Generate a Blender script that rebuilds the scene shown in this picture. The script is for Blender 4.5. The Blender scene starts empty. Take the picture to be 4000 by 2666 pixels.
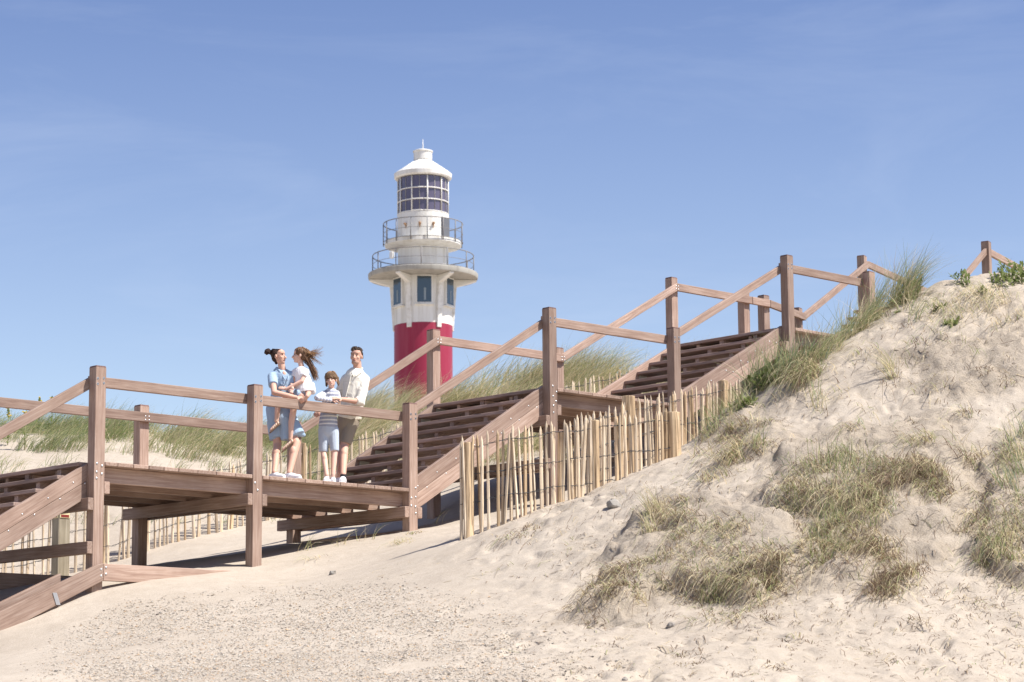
import bpy, bmesh, math, random
import numpy as np
from mathutils import Vector, Matrix, Euler, noise as mnoise
random.seed(7); rng = np.random.default_rng(7)
sc = bpy.context.scene
COL = sc.collection

# ------------------------------------------------------------------ camera, sky, sun, exposure
F_PX = 9636.14; YAW = 0.8094; PITCH = 0.1633; ROLL = -0.0080
CAM = np.array([-17.2034, -25.5609, -3.5443])
_f = np.array([math.cos(YAW)*math.cos(PITCH), math.sin(YAW)*math.cos(PITCH), math.sin(PITCH)])
_r = np.array([math.sin(YAW), -math.cos(YAW), 0.0]); _u = np.cross(_r, _f)
_c, _s = math.cos(ROLL), math.sin(ROLL)
RR = _c*_r + _s*_u; UU = -_s*_r + _c*_u
cam = bpy.data.cameras.new('camera'); camo = bpy.data.objects.new('camera', cam); COL.objects.link(camo)
camo.matrix_world = Matrix(((RR[0], UU[0], -_f[0], CAM[0]), (RR[1], UU[1], -_f[1], CAM[1]), (RR[2], UU[2], -_f[2], CAM[2]), (0, 0, 0, 1)))
cam.sensor_width = 36; cam.lens = F_PX/4000*36; cam.clip_start = 0.5; cam.clip_end = 8000
cam.dof.use_dof = True; cam.dof.focus_distance = 31.5; cam.dof.aperture_fstop = 4.5
sc.camera = camo

SUN_EL = math.radians(56.5); SUN_D = math.radians(28)
sdir = Vector((math.sin(SUN_D)*math.cos(SUN_EL), -math.cos(SUN_D)*math.cos(SUN_EL), math.sin(SUN_EL)))
w = bpy.data.worlds.new('World'); sc.world = w; w.use_nodes = True
wn = w.node_tree.nodes; wl = w.node_tree.links
bg = wn['Background']
sky = wn.new('ShaderNodeTexSky'); sky.sky_type = 'NISHITA'; sky.sun_disc = False
sky.sun_elevation = SUN_EL; sky.sun_rotation = math.atan2(sdir.x, sdir.y)
sky.altitude = 0; sky.air_density = 1.0; sky.dust_density = 1.0; sky.ozone_density = 3.0
hs = wn.new('ShaderNodeHueSaturation'); hs.inputs['Hue'].default_value = .514; hs.inputs['Saturation'].default_value = .92; hs.inputs['Value'].default_value = 1.0
wl.new(sky.outputs[0], hs.inputs['Color']); bg.inputs[1].default_value = 0.11
_td = wn.new('ShaderNodeTexCoord'); _sx = wn.new('ShaderNodeSeparateXYZ'); wl.new(_td.outputs['Generated'], _sx.inputs[0])
_gr = wn.new('ShaderNodeValToRGB'); _e = _gr.color_ramp.elements; _e[0].position = 0; _e[0].color = (1.16, 1.13, 1.06, 1); _e[1].position = 1; _e[1].color = (.52, .58, .70, 1)
for _p, _c4 in ((.09, (1.10, 1.08, 1.02, 1)), (.18, (.90, .91, .91, 1)), (.30, (.62, .69, .79, 1)), (.40, (.50, .58, .71, 1))): _k = _e.new(_p); _k.color = _c4
wl.new(_sx.outputs[2], _gr.inputs[0])
_mu = wn.new('ShaderNodeMix'); _mu.data_type = 'RGBA'; _mu.blend_type = 'MULTIPLY'; _mu.inputs[0].default_value = 1
# faint cirrus wisps, laid out by direction in the sky
_tc = wn.new('ShaderNodeTexCoord'); _mp = wn.new('ShaderNodeMapping'); _mp.inputs['Scale'].default_value = (2.2, 2.2, 9.0); _mp.inputs['Rotation'].default_value = (.25, -.2, .5)
wl.new(_tc.outputs['Generated'], _mp.inputs[0])
_cn = wn.new('ShaderNodeTexNoise'); _cn.inputs['Scale'].default_value = 2.2; _cn.inputs['Detail'].default_value = 8; _cn.inputs['Roughness'].default_value = .62; _cn.inputs['Distortion'].default_value = .8
wl.new(_mp.outputs[0], _cn.inputs[0])
_cr = wn.new('ShaderNodeMapRange'); _cr.inputs[1].default_value = .50; _cr.inputs[2].default_value = .85; _cr.inputs[3].default_value = 0; _cr.inputs[4].default_value = .13
wl.new(_cn.outputs[0], _cr.inputs[0])
_cm = wn.new('ShaderNodeMix'); _cm.data_type = 'RGBA'; _cm.inputs[7].default_value = (5.2, 5.6, 6.4, 1)
wl.new(_cr.outputs[0], _cm.inputs[0]); wl.new(hs.outputs[0], _mu.inputs[6]); wl.new(_gr.outputs[0], _mu.inputs[7]); wl.new(_mu.outputs[2], _cm.inputs[6]); wl.new(_cm.outputs[2], bg.inputs[0])
sun = bpy.data.lights.new('sun', 'SUN'); sun.energy = 4.8; sun.angle = math.radians(0.5); sun.color = (1.0, 0.95, 0.875)
suno = bpy.data.objects.new('sun', sun); COL.objects.link(suno)
suno.rotation_euler = sdir.to_track_quat('Z', 'Y').to_euler()
suno.location = (0, -20, 40)
sc.view_settings.view_transform = 'Standard'; sc.view_settings.look = 'None'; sc.view_settings.gamma = 1
sc.view_settings.exposure = 0.72

# ------------------------------------------------------------------ pixel helpers (photograph pixels 4000 x 2666 -> world points)
HF = np.array([math.cos(YAW), math.sin(YAW)]); HR = np.array([math.sin(YAW), -math.cos(YAW)])
def ray(px, py):
    return RR*((px-2000)/F_PX) - UU*((py-1333)/F_PX) + _f
def atY(px, py, Y):
    d = ray(px, py); return Vector(CAM + d*((Y-CAM[1])/d[1]))
def atX(px, py, X):
    d = ray(px, py); return Vector(CAM + d*((X-CAM[0])/d[0]))
def atD(px, py, D):
    d = ray(px, py); return Vector(CAM + d*(D/(d[:2] @ HF)))

# ------------------------------------------------------------------ object helpers
W = {}
def link(o, parent=None, M=None):
    M = M or Matrix.Identity(4)
    COL.objects.link(o); W[o.name] = M
    if parent is not None:
        o.parent = parent; o.matrix_basis = W[parent.name].inverted() @ M
    else: o.matrix_basis = M
    return o
def tag(o, label=None, cat=None, group=None, kind=None):
    if label: o['label'] = label
    if cat: o['category'] = cat
    if group: o['group'] = group
    if kind: o['kind'] = kind
    return o
def empty(name, loc, label, cat, group=None):
    o = bpy.data.objects.new(name, None); o.empty_display_size = .2
    link(o, None, Matrix.Translation(loc)); return tag(o, label, cat, group)
def mesh_obj(name, verts, faces, mats, parent=None, M=None, smooth=False, midx=None, local=False):
    """verts are world coordinates unless local=True; M is the world matrix of the object (default: the parent's place)"""
    me = bpy.data.meshes.new(name)
    if M is None: M = W[parent.name].copy() if parent is not None else Matrix.Identity(4)
    v = np.array(verts, dtype=float)
    if not local and len(v):
        Mi = np.array(M.inverted()); v = v @ Mi[:3, :3].T + Mi[:3, 3]
    me.from_pydata(v.tolist(), [], faces if isinstance(faces, list) else faces.tolist())
    for m in (mats if isinstance(mats, (list, tuple)) else [mats]): me.materials.append(m)
    if midx is not None: me.polygons.foreach_set('material_index', np.array(midx, dtype=np.int32))
    if smooth: me.polygons.foreach_set('use_smooth', np.ones(len(me.polygons), dtype=bool))
    me.update()
    o = bpy.data.objects.new(name, me)
    return link(o, parent, M)
def copy_obj(src, parent, M):
    o = src.copy(); return link(o, parent, M)
def bevel(o, w=.005, seg=1):
    m = o.modifiers.new('bevel', 'BEVEL'); m.width = w; m.segments = seg; m.limit_method = 'ANGLE'; return o
CUBEF = [(0, 3, 2, 1), (4, 5, 6, 7), (0, 1, 5, 4), (1, 2, 6, 5), (2, 3, 7, 6), (3, 0, 4, 7)]
def prism(name, poly, ext, xdir, mat, parent, bev=.005):
    """poly: coplanar world points, swept by vector ext; the object's own x axis runs along xdir (wood grain)"""
    poly = [Vector(p) for p in poly]; ext = Vector(ext); x = Vector(xdir).normalized(); y = ext.normalized()
    if abs(y.dot(x)) > .99: y = (poly[1]-poly[0]).normalized()
    y = (y - x*y.dot(x)).normalized(); z = x.cross(y)
    c = sum(poly, Vector())/len(poly) + ext/2
    M = Matrix(((x.x, y.x, z.x, c.x), (x.y, y.y, z.y, c.y), (x.z, y.z, z.z, c.z), (0, 0, 0, 1)))
    n = len(poly); vs = [tuple(p) for p in poly]+[tuple(p+ext) for p in poly]
    nrm = (poly[1]-poly[0]).cross(poly[2]-poly[1]); a = list(range(n)); 
    if nrm.dot(ext) > 0: fs = [tuple(reversed(a)), tuple(i+n for i in a)]+[(i, (i+1) % n, (i+1) % n+n, i+n) for i in a]
    else: fs = [tuple(a), tuple(reversed([i+n for i in a]))]+[((i+1) % n, i, i+n, (i+1) % n+n) for i in a]
    o = mesh_obj(name, vs, fs, mat, parent, M)
    if bev: bevel(o, bev)
    return o
def box(name, x0, x1, y0, y1, z0, z1, mat, parent, axis='x', bev=.005):
    if axis == 'x': return prism(name, [(x0, y0, z0), (x1, y0, z0), (x1, y0, z1), (x0, y0, z1)], (0, y1-y0, 0), (1, 0, 0), mat, parent, bev)
    if axis == 'y': return prism(name, [(x0, y0, z0), (x1, y0, z0), (x1, y0, z1), (x0, y0, z1)], (0, y1-y0, 0), (0, 1, 1e-6), mat, parent, bev) if False else boxy(name, x0, x1, y0, y1, z0, z1, mat, parent, bev)
    return None
def boxy(name, x0, x1, y0, y1, z0, z1, mat, parent, bev=.005):
    return prism(name, [(x0, y0, z0), (x0, y1, z0), (x0, y1, z1), (x0, y0, z1)], (x1-x0, 0, 0), (0, 1, 0), mat, parent, bev)

# ------------------------------------------------------------------ materials
def newmat(name, rough=.7, col=(.5, .5, .5), metal=0, spec=.3):
    m = bpy.data.materials.new(name); m.use_nodes = True
    b = m.node_tree.nodes['Principled BSDF']; b.inputs['Roughness'].default_value = rough
    b.inputs['Base Color'].default_value = (*col, 1); b.inputs['Metallic'].default_value = metal
    b.inputs['Specular IOR Level'].default_value = spec
    return m, m.node_tree.nodes, m.node_tree.links, b
def ramp(n, stops):
    r = n.new('ShaderNodeValToRGB'); e = r.color_ramp.elements
    while len(e) < len(stops): e.new(.5)
    for k, (p, c) in enumerate(stops): e[k].position = p; e[k].color = (*c, 1)
    return r
def wood_mat(name, c0, c1, c2, rough=.65, scale=1.0, bump=.25):
    m, n, l, b = newmat(name, rough)
    tc = n.new('ShaderNodeTexCoord'); oi = n.new('ShaderNodeObjectInfo')
    add = n.new('ShaderNodeVectorMath'); add.operation = 'ADD'
    mul = n.new('ShaderNodeMath'); mul.operation = 'MULTIPLY'; mul.inputs[1].default_value = 37.0
    cmb = n.new('ShaderNodeCombineXYZ')
    l.new(oi.outputs['Random'], mul.inputs[0]); 
    for k in range(3): l.new(mul.outputs[0], cmb.inputs[k])
    l.new(tc.outputs['Object'], add.inputs[0]); l.new(cmb.outputs[0], add.inputs[1])
    mp = n.new('ShaderNodeMapping'); mp.inputs['Scale'].default_value = (1.1*scale, 26*scale, 26*scale)
    l.new(add.outputs[0], mp.inputs[0])
    n1 = n.new('ShaderNodeTexNoise'); n1.inputs['Scale'].default_value = 1.6; n1.inputs['Detail'].default_value = 7; n1.inputs['Roughness'].default_value = .65; n1.inputs['Distortion'].default_value = .6
    l.new(mp.outputs[0], n1.inputs[0])
    r = ramp(n, [(.30, c0), (.5, c1), (.72, c2)]); l.new(n1.outputs[0], r.inputs[0])
    n2 = n.new('ShaderNodeTexNoise'); n2.inputs['Scale'].default_value = 2.2; n2.inputs['Detail'].default_value = 3
    l.new(add.outputs[0], n2.inputs[0])
    mx = n.new('ShaderNodeMix'); mx.data_type = 'RGBA'; mx.blend_type = 'MULTIPLY'; mx.inputs[0].default_value = .8
    r2 = ramp(n, [(.3, (.74, .69, .66)), (.7, (1.06, 1.04, 1.02))]); l.new(n2.outputs[0], r2.inputs[0])
    l.new(r.outputs[0], mx.inputs[6]); l.new(r2.outputs[0], mx.inputs[7])
    # each plank its own tone
    hsv = n.new('ShaderNodeHueSaturation'); mr = n.new('ShaderNodeMapRange'); mr.inputs[3].default_value = .76; mr.inputs[4].default_value = 1.18
    l.new(oi.outputs['Random'], mr.inputs[0]); l.new(mr.outputs[0], hsv.inputs['Value']); l.new(mx.outputs[2], hsv.inputs['Color'])
    l.new(hsv.outputs[0], b.inputs['Base Color'])
    bp = n.new('ShaderNodeBump'); bp.inputs['Strength'].default_value = bump; bp.inputs['Distance'].default_value = .01
    l.new(n1.outputs[0], bp.inputs['Height']); l.new(bp.outputs[0], b.inputs['Normal'])
    return m
M_WOOD = wood_mat('weathered_hardwood', (.25, .165, .128), (.37, .265, .212), (.49, .385, .325))
M_TREAD = wood_mat('tread_hardwood', (.19, .125, .105), (.33, .24, .205), (.47, .37, .325))
M_WOODTOP = wood_mat('dark_end_grain', (.10, .055, .045), (.16, .09, .075), (.22, .13, .11))
M_STAKE = wood_mat('split_chestnut', (.46, .34, .215), (.74, .615, .45), (.86, .775, .64), scale=1.4, bump=.5)
M_BARK = wood_mat('bark_and_knots', (.09, .045, .025), (.60, .45, .28), (.80, .66, .46), scale=.55, bump=.6)
M_STEEL, *_ = newmat('galvanised_steel', .35, (.62, .62, .62), metal=.9)
M_WIRE, *_ = newmat('fence_wire', .6, (.07, .07, .075), metal=.3)
M_HOLE, *_ = newmat('bolt_hole', .8, (.03, .025, .025))

def sand_mat(name='dune_sand'):
    m, n, l, b = newmat(name, .95, spec=.1)
    tc = n.new('ShaderNodeTexCoord')
    def N(scale, det=4, rough=.6):
        t = n.new('ShaderNodeTexNoise'); t.inputs['Scale'].default_value = scale; t.inputs['Detail'].default_value = det; t.inputs['Roughness'].default_value = rough
        l.new(tc.outputs['Object'], t.inputs[0]); return t
    big = N(.45, 5); mid = N(4.5, 8, .78); clod = N(15, 8, .8); fine = N(55, 4, .7)
    r = ramp(n, [(.3, (.415, .36, .298)), (.7, (.50, .44, .368))]); l.new(big.outputs[0], r.inputs[0])
    r2 = ramp(n, [(.3, (.84, .82, .80)), (.62, (1.03, 1.03, 1.03))]); l.new(mid.outputs[0], r2.inputs[0])
    mx = n.new('ShaderNodeMix'); mx.data_type = 'RGBA'; mx.blend_type = 'MULTIPLY'; mx.inputs[0].default_value = .8
    l.new(r.outputs[0], mx.inputs[6]); l.new(r2.outputs[0], mx.inputs[7])
    r3 = ramp(n, [(.35, (.80, .78, .76)), (.6, (1.04, 1.04, 1.04))]); l.new(fine.outputs[0], r3.inputs[0])
    mx2 = n.new('ShaderNodeMix'); mx2.data_type = 'RGBA'; mx2.blend_type = 'MULTIPLY'; mx2.inputs[0].default_value = .5
    l.new(mx.outputs[2], mx2.inputs[6]); l.new(r3.outputs[0], mx2.inputs[7]); l.new(mx2.outputs[2], b.inputs['Base Color'])
    a = n.new('ShaderNodeMath'); a.operation = 'MULTIPLY_ADD'; a.inputs[1].default_value = .12
    l.new(fine.outputs[0], a.inputs[0])
    a2 = n.new('ShaderNodeMath'); a2.operation = 'MULTIPLY_ADD'; a2.inputs[1].default_value = .45; l.new(clod.outputs[0], a2.inputs[0]); l.new(mid.outputs[0], a2.inputs[2]); l.new(a2.outputs[0], a.inputs[2])
    bp = n.new('ShaderNodeBump'); bp.inputs['Distance'].default_value = .09
    at = n.new('ShaderNodeAttribute'); at.attribute_name = 'crumble'; ms = n.new('ShaderNodeMapRange'); ms.inputs[3].default_value = .25; ms.inputs[4].default_value = .72
    l.new(at.outputs['Fac'], ms.inputs[0]); l.new(ms.outputs[0], bp.inputs['Strength'])
    damp = n.new('ShaderNodeMix'); damp.data_type = 'RGBA'; damp.blend_type = 'MULTIPLY'; damp.inputs[7].default_value = (.95, .93, .90, 1)
    l.new(at.outputs['Fac'], damp.inputs[0]); l.new(mx2.outputs[2], damp.inputs[6]); l.new(damp.outputs[2], b.inputs['Base Color'])
    l.new(a.outputs[0], bp.inputs['Height']); l.new(bp.outputs[0], b.inputs['Normal'])
    return m
M_SAND = sand_mat()
def leafmat(name, col, var=.25):
    m, n, l, b = newmat(name, .6, col, spec=.25)
    g = n.new('ShaderNodeNewGeometry'); hsv = n.new('ShaderNodeHueSaturation'); hsv.inputs['Color'].default_value = (*col, 1)
    mr = n.new('ShaderNodeMapRange'); mr.inputs[3].default_value = 1-var; mr.inputs[4].default_value = 1+var
    l.new(g.outputs['Random Per Island'], mr.inputs[0]); l.new(mr.outputs[0], hsv.inputs['Value']); l.new(hsv.outputs[0], b.inputs['Base Color'])
    # thin leaves let some light through
    tr = n.new('ShaderNodeBsdfTranslucent'); l.new(hsv.outputs[0], tr.inputs[0])
    ms = n.new('ShaderNodeMixShader'); ms.inputs[0].default_value = .4
    out = n['Material Output']; l.new(b.outputs[0], ms.inputs[1]); l.new(tr.outputs[0], ms.inputs[2]); l.new(ms.outputs[0], out.inputs[0])
    return m
G_GREEN = leafmat('marram_green', (.24, .30, .12)); G_OLIVE = leafmat('marram_olive', (.40, .41, .21))
G_STRAW = leafmat('marram_straw', (.68, .58, .38)); G_BROWN = leafmat('dry_root_brown', (.22, .155, .105))
G_BLUE = leafmat('marram_bluegreen', (.22, .29, .19))
G_LEAF = leafmat('fresh_leaf', (.19, .23, .08)); G_YEL = leafmat('ragwort_yellow', (.75, .58, .04), .1)
GRASS = [G_GREEN, G_OLIVE, G_STRAW, G_BROWN, G_BLUE]

# ------------------------------------------------------------------ the ground
def vnoise(x, y, seed=0):
    r = np.random.default_rng(seed).random((256, 256))
    xi = np.floor(x).astype(int); yi = np.floor(y).astype(int); fx = x-xi; fy = y-yi
    fx = fx*fx*(3-2*fx); fy = fy*fy*(3-2*fy); g = lambda a, b: r[a % 256, b % 256]
    return (g(xi, yi)*(1-fx)+g(xi+1, yi)*fx)*(1-fy)+(g(xi, yi+1)*(1-fx)+g(xi+1, yi+1)*fx)*fy-.5
def fbm(x, y, seed, octv=4, gain=.5):
    s = 0; a = 1
    for k in range(octv): s = s+a*vnoise(x*2**k+k*17.3, y*2**k+k*9.1, seed+k); a *= gain
    return s
CP = [ # (px, py, forward metres) seen in the photograph
 (-900, 2900, 23), (0, 2666, 24), (367, 2666, 24), (900, 2666, 23.4), (1500, 2666, 22.5), (2200, 2666, 22), (3000, 2666, 22), (4000, 2666, 22.5), (4700, 2666, 23),
 (0, 2600, 26.2), (360, 2311, 30.4), (0, 2484, 29.1), (115, 2428, 29.6), (235, 2368, 30.0), (-300, 2640, 28.2),
 (700, 2262, 31.0), (989, 2217, 32.1), (1300, 2150, 32.9), (1601, 2083, 33.9), (1250, 2245, 31.2), (1750, 2095, 32.5), (900, 2330, 29.6), (1500, 2300, 28.8),
 (544, 2216, 33.9), (1145, 2124, 35.9), (1691, 2031, 37.7), (2145, 1975, 35.8), (1850, 2020, 36.0),
 (1805, 2100, 30.6), (1955, 2049, 30.6), (2134, 1979, 30.8), (2344, 1896, 31.0), (2593, 1788, 31.3), (2650, 1762, 31.4), (2720, 1737, 31.7),
 (2240, 1985, 32.3), (2400, 1935, 32.9), (2560, 1885, 33.6), (2720, 1835, 34.3), (2880, 1790, 35),
 (2752, 1679, 31.9), (2883, 1609, 32.3), (2972, 1494, 32.8), (3138, 1424, 33.2), (3259, 1347, 33.5), (3393, 1258, 34.0), (3559, 1150, 34.5), (3699, 1105, 35), (3839, 1086, 35.5), (4000, 1095, 36), (4600, 1060, 37),
 (2000, 2330, 27.0), (2500, 2200, 27.2), (3100, 2000, 27.6), (3600, 1900, 28.0), (4000, 1850, 28.5), (3400, 1600, 30.8), (3000, 1750, 30),
 (23, 2295, 37.6), (444, 2203, 37.9), (592, 2147, 38.3), (855, 2080, 39), (1200, 2000, 40.2), (1500, 1925, 41), (2213, 1731, 43.8), (2516, 1657, 45.2), (-900, 2400, 37), 
 (-1000, 1700, 46), (0, 1700, 46), (500, 1690, 46), (900, 1730, 46), (1300, 1690, 47), (1560, 1600, 47.5), (1900, 1520, 48), (2200, 1480, 48.5), (2560, 1475, 49), (3000, 1500, 50),
 (0, 1900, 41.5), (600, 1850, 42), (1000, 1860, 42.5)]
P3 = [np.array(atD(*c)) for c in CP]
def ud(P): d = np.array(P)[:2]-CAM[:2]; return np.array([d @ HR, d @ HF])
pts = [(*ud(p), p[2]) for p in P3]
# behind the dune ridge on the right the sand falls away towards the stairs
for (px, py, D) in CP:
    if (px, py) in [(2883, 1609), (2972, 1494), (3138, 1424), (3259, 1347), (3393, 1258), (3559, 1150), (3699, 1105), (3839, 1086), (4000, 1095), (4600, 1060)]:
        p = atD(px, py, D); a, b = ud(p); pts.append((a, b+1.6, p.z-.25)); pts.append((a, b+3.2, p.z-.65))
for X, Y, z in ((10.6, 1, .85), (13.4, 0, 1.75), (13.4, 2.6, 1.9), (16, 1, 2.35), (18, 2, 2.6), (21, 3, 3.3), (24, 5, 3.9), (8.5, 2.6, .25), (0, 2.6, -1.5)):
    pts.append((*ud((X, Y)), z))
for u in (-14, -5, 4, 13, 24):
    pts += [(u, 17, -4.3), (u, 12, -5.0), (u, 0, -5.2), (u, -25, -5.3), (u, 54, 2.6), (u, 64, 2.0)]
pts += [(-40, d, z) for d, z in ((20, -4), (32, -1.8), (46, 2.4), (60, 2))]+[(40, d, z) for d, z in ((20, -4), (32, 1.5), (46, 4.4), (60, 3))]
pts = np.array(pts)
def _phi(r): return np.sqrt(r*r+.35)
_A = _phi(np.hypot(pts[:, None, 0]-pts[None, :, 0], pts[:, None, 1]-pts[None, :, 1]))
n_ = len(pts); _B = np.zeros((n_+3, n_+3)); _B[:n_, :n_] = _A+np.eye(n_)*(-.02); _B[:n_, n_] = 1; _B[n_, :n_] = 1
_B[:n_, n_+1] = pts[:, 0]; _B[n_+1, :n_] = pts[:, 0]; _B[:n_, n_+2] = pts[:, 1]; _B[n_+2, :n_] = pts[:, 1]
_w = np.linalg.solve(_B, np.concatenate([pts[:, 2], np.zeros(3)]))
def base_h(u, d):
    sh = u.shape; u = u.ravel(); d = d.ravel(); out = np.zeros(len(u))
    for i in range(0, len(u), 20000):
        a, b = u[i:i+20000], d[i:i+20000]
        out[i:i+20000] = _phi(np.hypot(a[:, None]-pts[None, :, 0], b[:, None]-pts[None, :, 1])) @ _w[:n_] + _w[n_]+_w[n_+1]*a+_w[n_+2]*b
    return out.reshape(sh)
# the crumbling turf ledges on the dune face: polygons seen in the photograph, raised a hand above the sliding sand
def poly_world(pp):
    out = []
    for px, py, D in pp: out.append(ud(atD(px, py, D)))
    return np.array(out)
def inside_dist(u, d, poly):
    """signed distance, positive inside"""
    best = np.full(u.shape, 1e9); ins = np.zeros(u.shape, bool); n = len(poly)
    for i in range(n):
        a = poly[i]; b = poly[(i+1) % n]; e = b-a
        t = np.clip(((u-a[0])*e[0]+(d-a[1])*e[1])/(e @ e), 0, 1)
        best = np.minimum(best, np.hypot(u-a[0]-t*e[0], d-a[1]-t*e[1]))
        c = ((a[1] > d) != (b[1] > d)) & (u < (b[0]-a[0])*(d-a[1])/(b[1]-a[1]+1e-12)+a[0]); ins ^= c
    return np.where(ins, best, -best)
def spacing(lo, hi, step, far, g=1.25):
    a = list(np.arange(lo, hi, step)); s = step; x = a[0]
    while x > -far: s *= g; x -= s; a.insert(0, x)
    s = step; x = a[-1]
    while x < far: s *= g; x += s; a.append(x)
    return np.array(a)
def finer(arr, lo, hi, step):
    return np.concatenate([arr[arr < lo-step*.5], np.arange(lo, hi, step), arr[arr > hi]])
US = finer(spacing(-11.5, 10.5, .07, 1500), -2.2, 10.2, .034); DS = finer(spacing(19.5, 50, .075, 2500), 21.5, 36, .038)
UG, DG = np.meshgrid(US, DS)
near = (np.abs(UG) < 45) & (DG > -30) & (DG < 70)
H0 = np.full(UG.shape, 1.5)
H0[near] = base_h(UG[near], DG[near])
# blend to flat lands far away
r_ = np.clip((np.maximum(np.abs(UG)-25, np.maximum(DG-54, -DG-5))) / 15, 0, 1)
H0 = H0*(1-r_)+np.where(DG > 30, 2.0, -5.3)*r_
# first version of the bare surface is needed to find where things stand
def make_sampler(Hm):
    def f(u, d):
        i = np.clip(np.searchsorted(US, u)-1, 0, len(US)-2); j = np.clip(np.searchsorted(DS, d)-1, 0, len(DS)-2)
        a = (u-US[i])/(US[i+1]-US[i]); b = (d-DS[j])/(DS[j+1]-DS[j])
        return (Hm[j, i]*(1-a)+Hm[j, i+1]*a)*(1-b)+(Hm[j+1, i]*(1-a)+Hm[j+1, i+1]*a)*b
    return f
def make_hit(f):
    def hit(px, py, d0=20., d1=50.):
        ds = np.arange(d0, d1, .04); dr = ray(px, py); k = 1/(dr[:2] @ HF)
        x = CAM[0]+dr[0]*k*ds; y = CAM[1]+dr[1]*k*ds; z = CAM[2]+dr[2]*k*ds
        uu = (x-CAM[0])*HR[0]+(y-CAM[1])*HR[1]
        h = f(uu, ds); m = np.nonzero(h > z)[0]
        if len(m) == 0: return None
        i = m[0]; return Vector((x[i], y[i], h[i]))
    return hit
_f0 = make_sampler(H0); _hit0 = make_hit(_f0)
def poly_hit(pp):
    out = []
    for px, py in pp:
        p = _hit0(px, py)
        if p is not None: out.append(ud(p))
    return np.array(out)
LEDGES = [([(2560, 1960), (2700, 1950), (2950, 2060), (3120, 2150), (3060, 2330), (2900, 2290), (2700, 2330), (2560, 2290), (2400, 2420), (2230, 2420), (2330, 2280), (2450, 2170), (2520, 2050)], .26),
          ([(3000, 1780), (3250, 1680), (3560, 1640), (3760, 1820), (3640, 2020), (3480, 2080), (3250, 2010), (3050, 1990)], .20),
          ([(3120, 2120), (3260, 2000), (3420, 2060), (3560, 2120), (3430, 2280), (3180, 2260)], .16),
          ([(2800, 1640), (3000, 1660), (3030, 1740), (2850, 1770)], .12),
          ([(3850, 1750), (4080, 1640), (4080, 2280), (3880, 2230), (3800, 2060)], .2),
          ([(3500, 1400), (3760, 1330), (4050, 1280), (4050, 1500), (3780, 1530)], .12)]
LP = [(poly_hit(p), h) for p, h in LEDGES]
HH = H0.copy()
fx = near & (DG > 18) & (DG < 52) & (np.abs(UG) < 13)
u_, d_ = UG[fx], DG[fx]; add = np.zeros(len(u_)); rough = np.zeros(len(u_))
warp_u = fbm(u_*1.3, d_*1.3, 5)*.55; warp_d = fbm(u_*1.3+40, d_*1.3, 6)*.55
for pl, h in LP:
    sd = inside_dist(u_+warp_u, d_+warp_d, pl)
    t = np.clip(sd/.24+.5, 0, 1); add = np.maximum(add, 0.8*h*t*t*(3-2*t)); rough = np.maximum(rough, np.clip(sd/.3+1.2, 0, 1))
# dune face mask: right of the fence, in front of the ridge
face = np.clip((u_-(-1.2+.0*d_))/2.0, 0, 1)*np.clip((35.5-d_)/1.5, 0, 1)
rid = 1-np.abs(fbm(u_*1.9, d_*1.9, 31, 4)*2)
add += face*(.06*fbm(u_*.9, d_*.9, 11, 3)+.016*fbm(u_*3.2, d_*3.2, 12, 3)*np.clip((d_-23)/4, .3, 1)) + rough*(.050*fbm(u_*2.2, d_*2.2, 21, 6, .66)+.015*np.maximum(0, rid-.55)*2)
add += face*.035*(np.abs(fbm(u_*2.6, d_*2.6, 35, 4, .6)))*2-face*.03
pock = fbm(u_*1.1, d_*1.1, 41, 3); add -= face*.07*np.clip((fbm(u_*4.2, d_*4.2, 42, 2)-.12)*4, 0, 1)*np.clip(pock*5, 0, 1)
add += (1-face)*(.035*fbm(u_*.8, d_*.8, 51, 3)+.008*fbm(u_*4, d_*4, 52, 3))
pit = np.clip((fbm(u_*5.5, d_*5.5, 44, 3)-.17)*9, 0, 1); pzone = np.clip(fbm(u_*.8+9, d_*.8, 45, 2)*4+.25, 0, 1)*np.clip((d_-23.5)/4, .12, 1)
up_ = np.clip((d_-29)/2.5, 0, 1)*np.clip((u_-4.5)/1.5, 0, 1)
add -= face*(.028*pit*pzone+.05*up_*np.clip((fbm(u_*3.1, d_*3.1, 48, 4, .6)-.02)*4, 0, 1)); add += face*.018*np.clip((fbm(u_*7.5, d_*7.5, 46, 3)-.15)*7, 0, 1)*pzone
HH[fx] += add
RGH = np.zeros(UG.shape); RGH[fx] = np.clip(rough*.9+face*(.25+.45*pzone*np.clip(fbm(u_*1.3, d_*1.3, 47, 3)*3+.3, 0, 1)), 0, 1)
hz = make_sampler(HH); hit = make_hit(hz)
def ground(x, y):
    a, b = ud((x, y)); return float(hz(np.array([a]), np.array([b]))[0])
GX = CAM[0]+UG*HR[0]+DG*HF[0]; GY = CAM[1]+UG*HR[1]+DG*HF[1]
nv, nu = UG.shape
V = np.stack([GX.ravel(), GY.ravel(), HH.ravel()], 1)
idx = np.arange(nv*nu).reshape(nv, nu)
Fq = np.stack([idx[:-1, :-1].ravel(), idx[:-1, 1:].ravel(), idx[1:, 1:].ravel(), idx[1:, :-1].ravel()], 1)
g = mesh_obj('sand_dunes', V, Fq, M_SAND, smooth=True); g['kind'] = 'structure'
_at = g.data.attributes.new('crumble', 'FLOAT', 'POINT'); _at.data.foreach_set('value', RGH.ravel().astype(np.float32))
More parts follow.
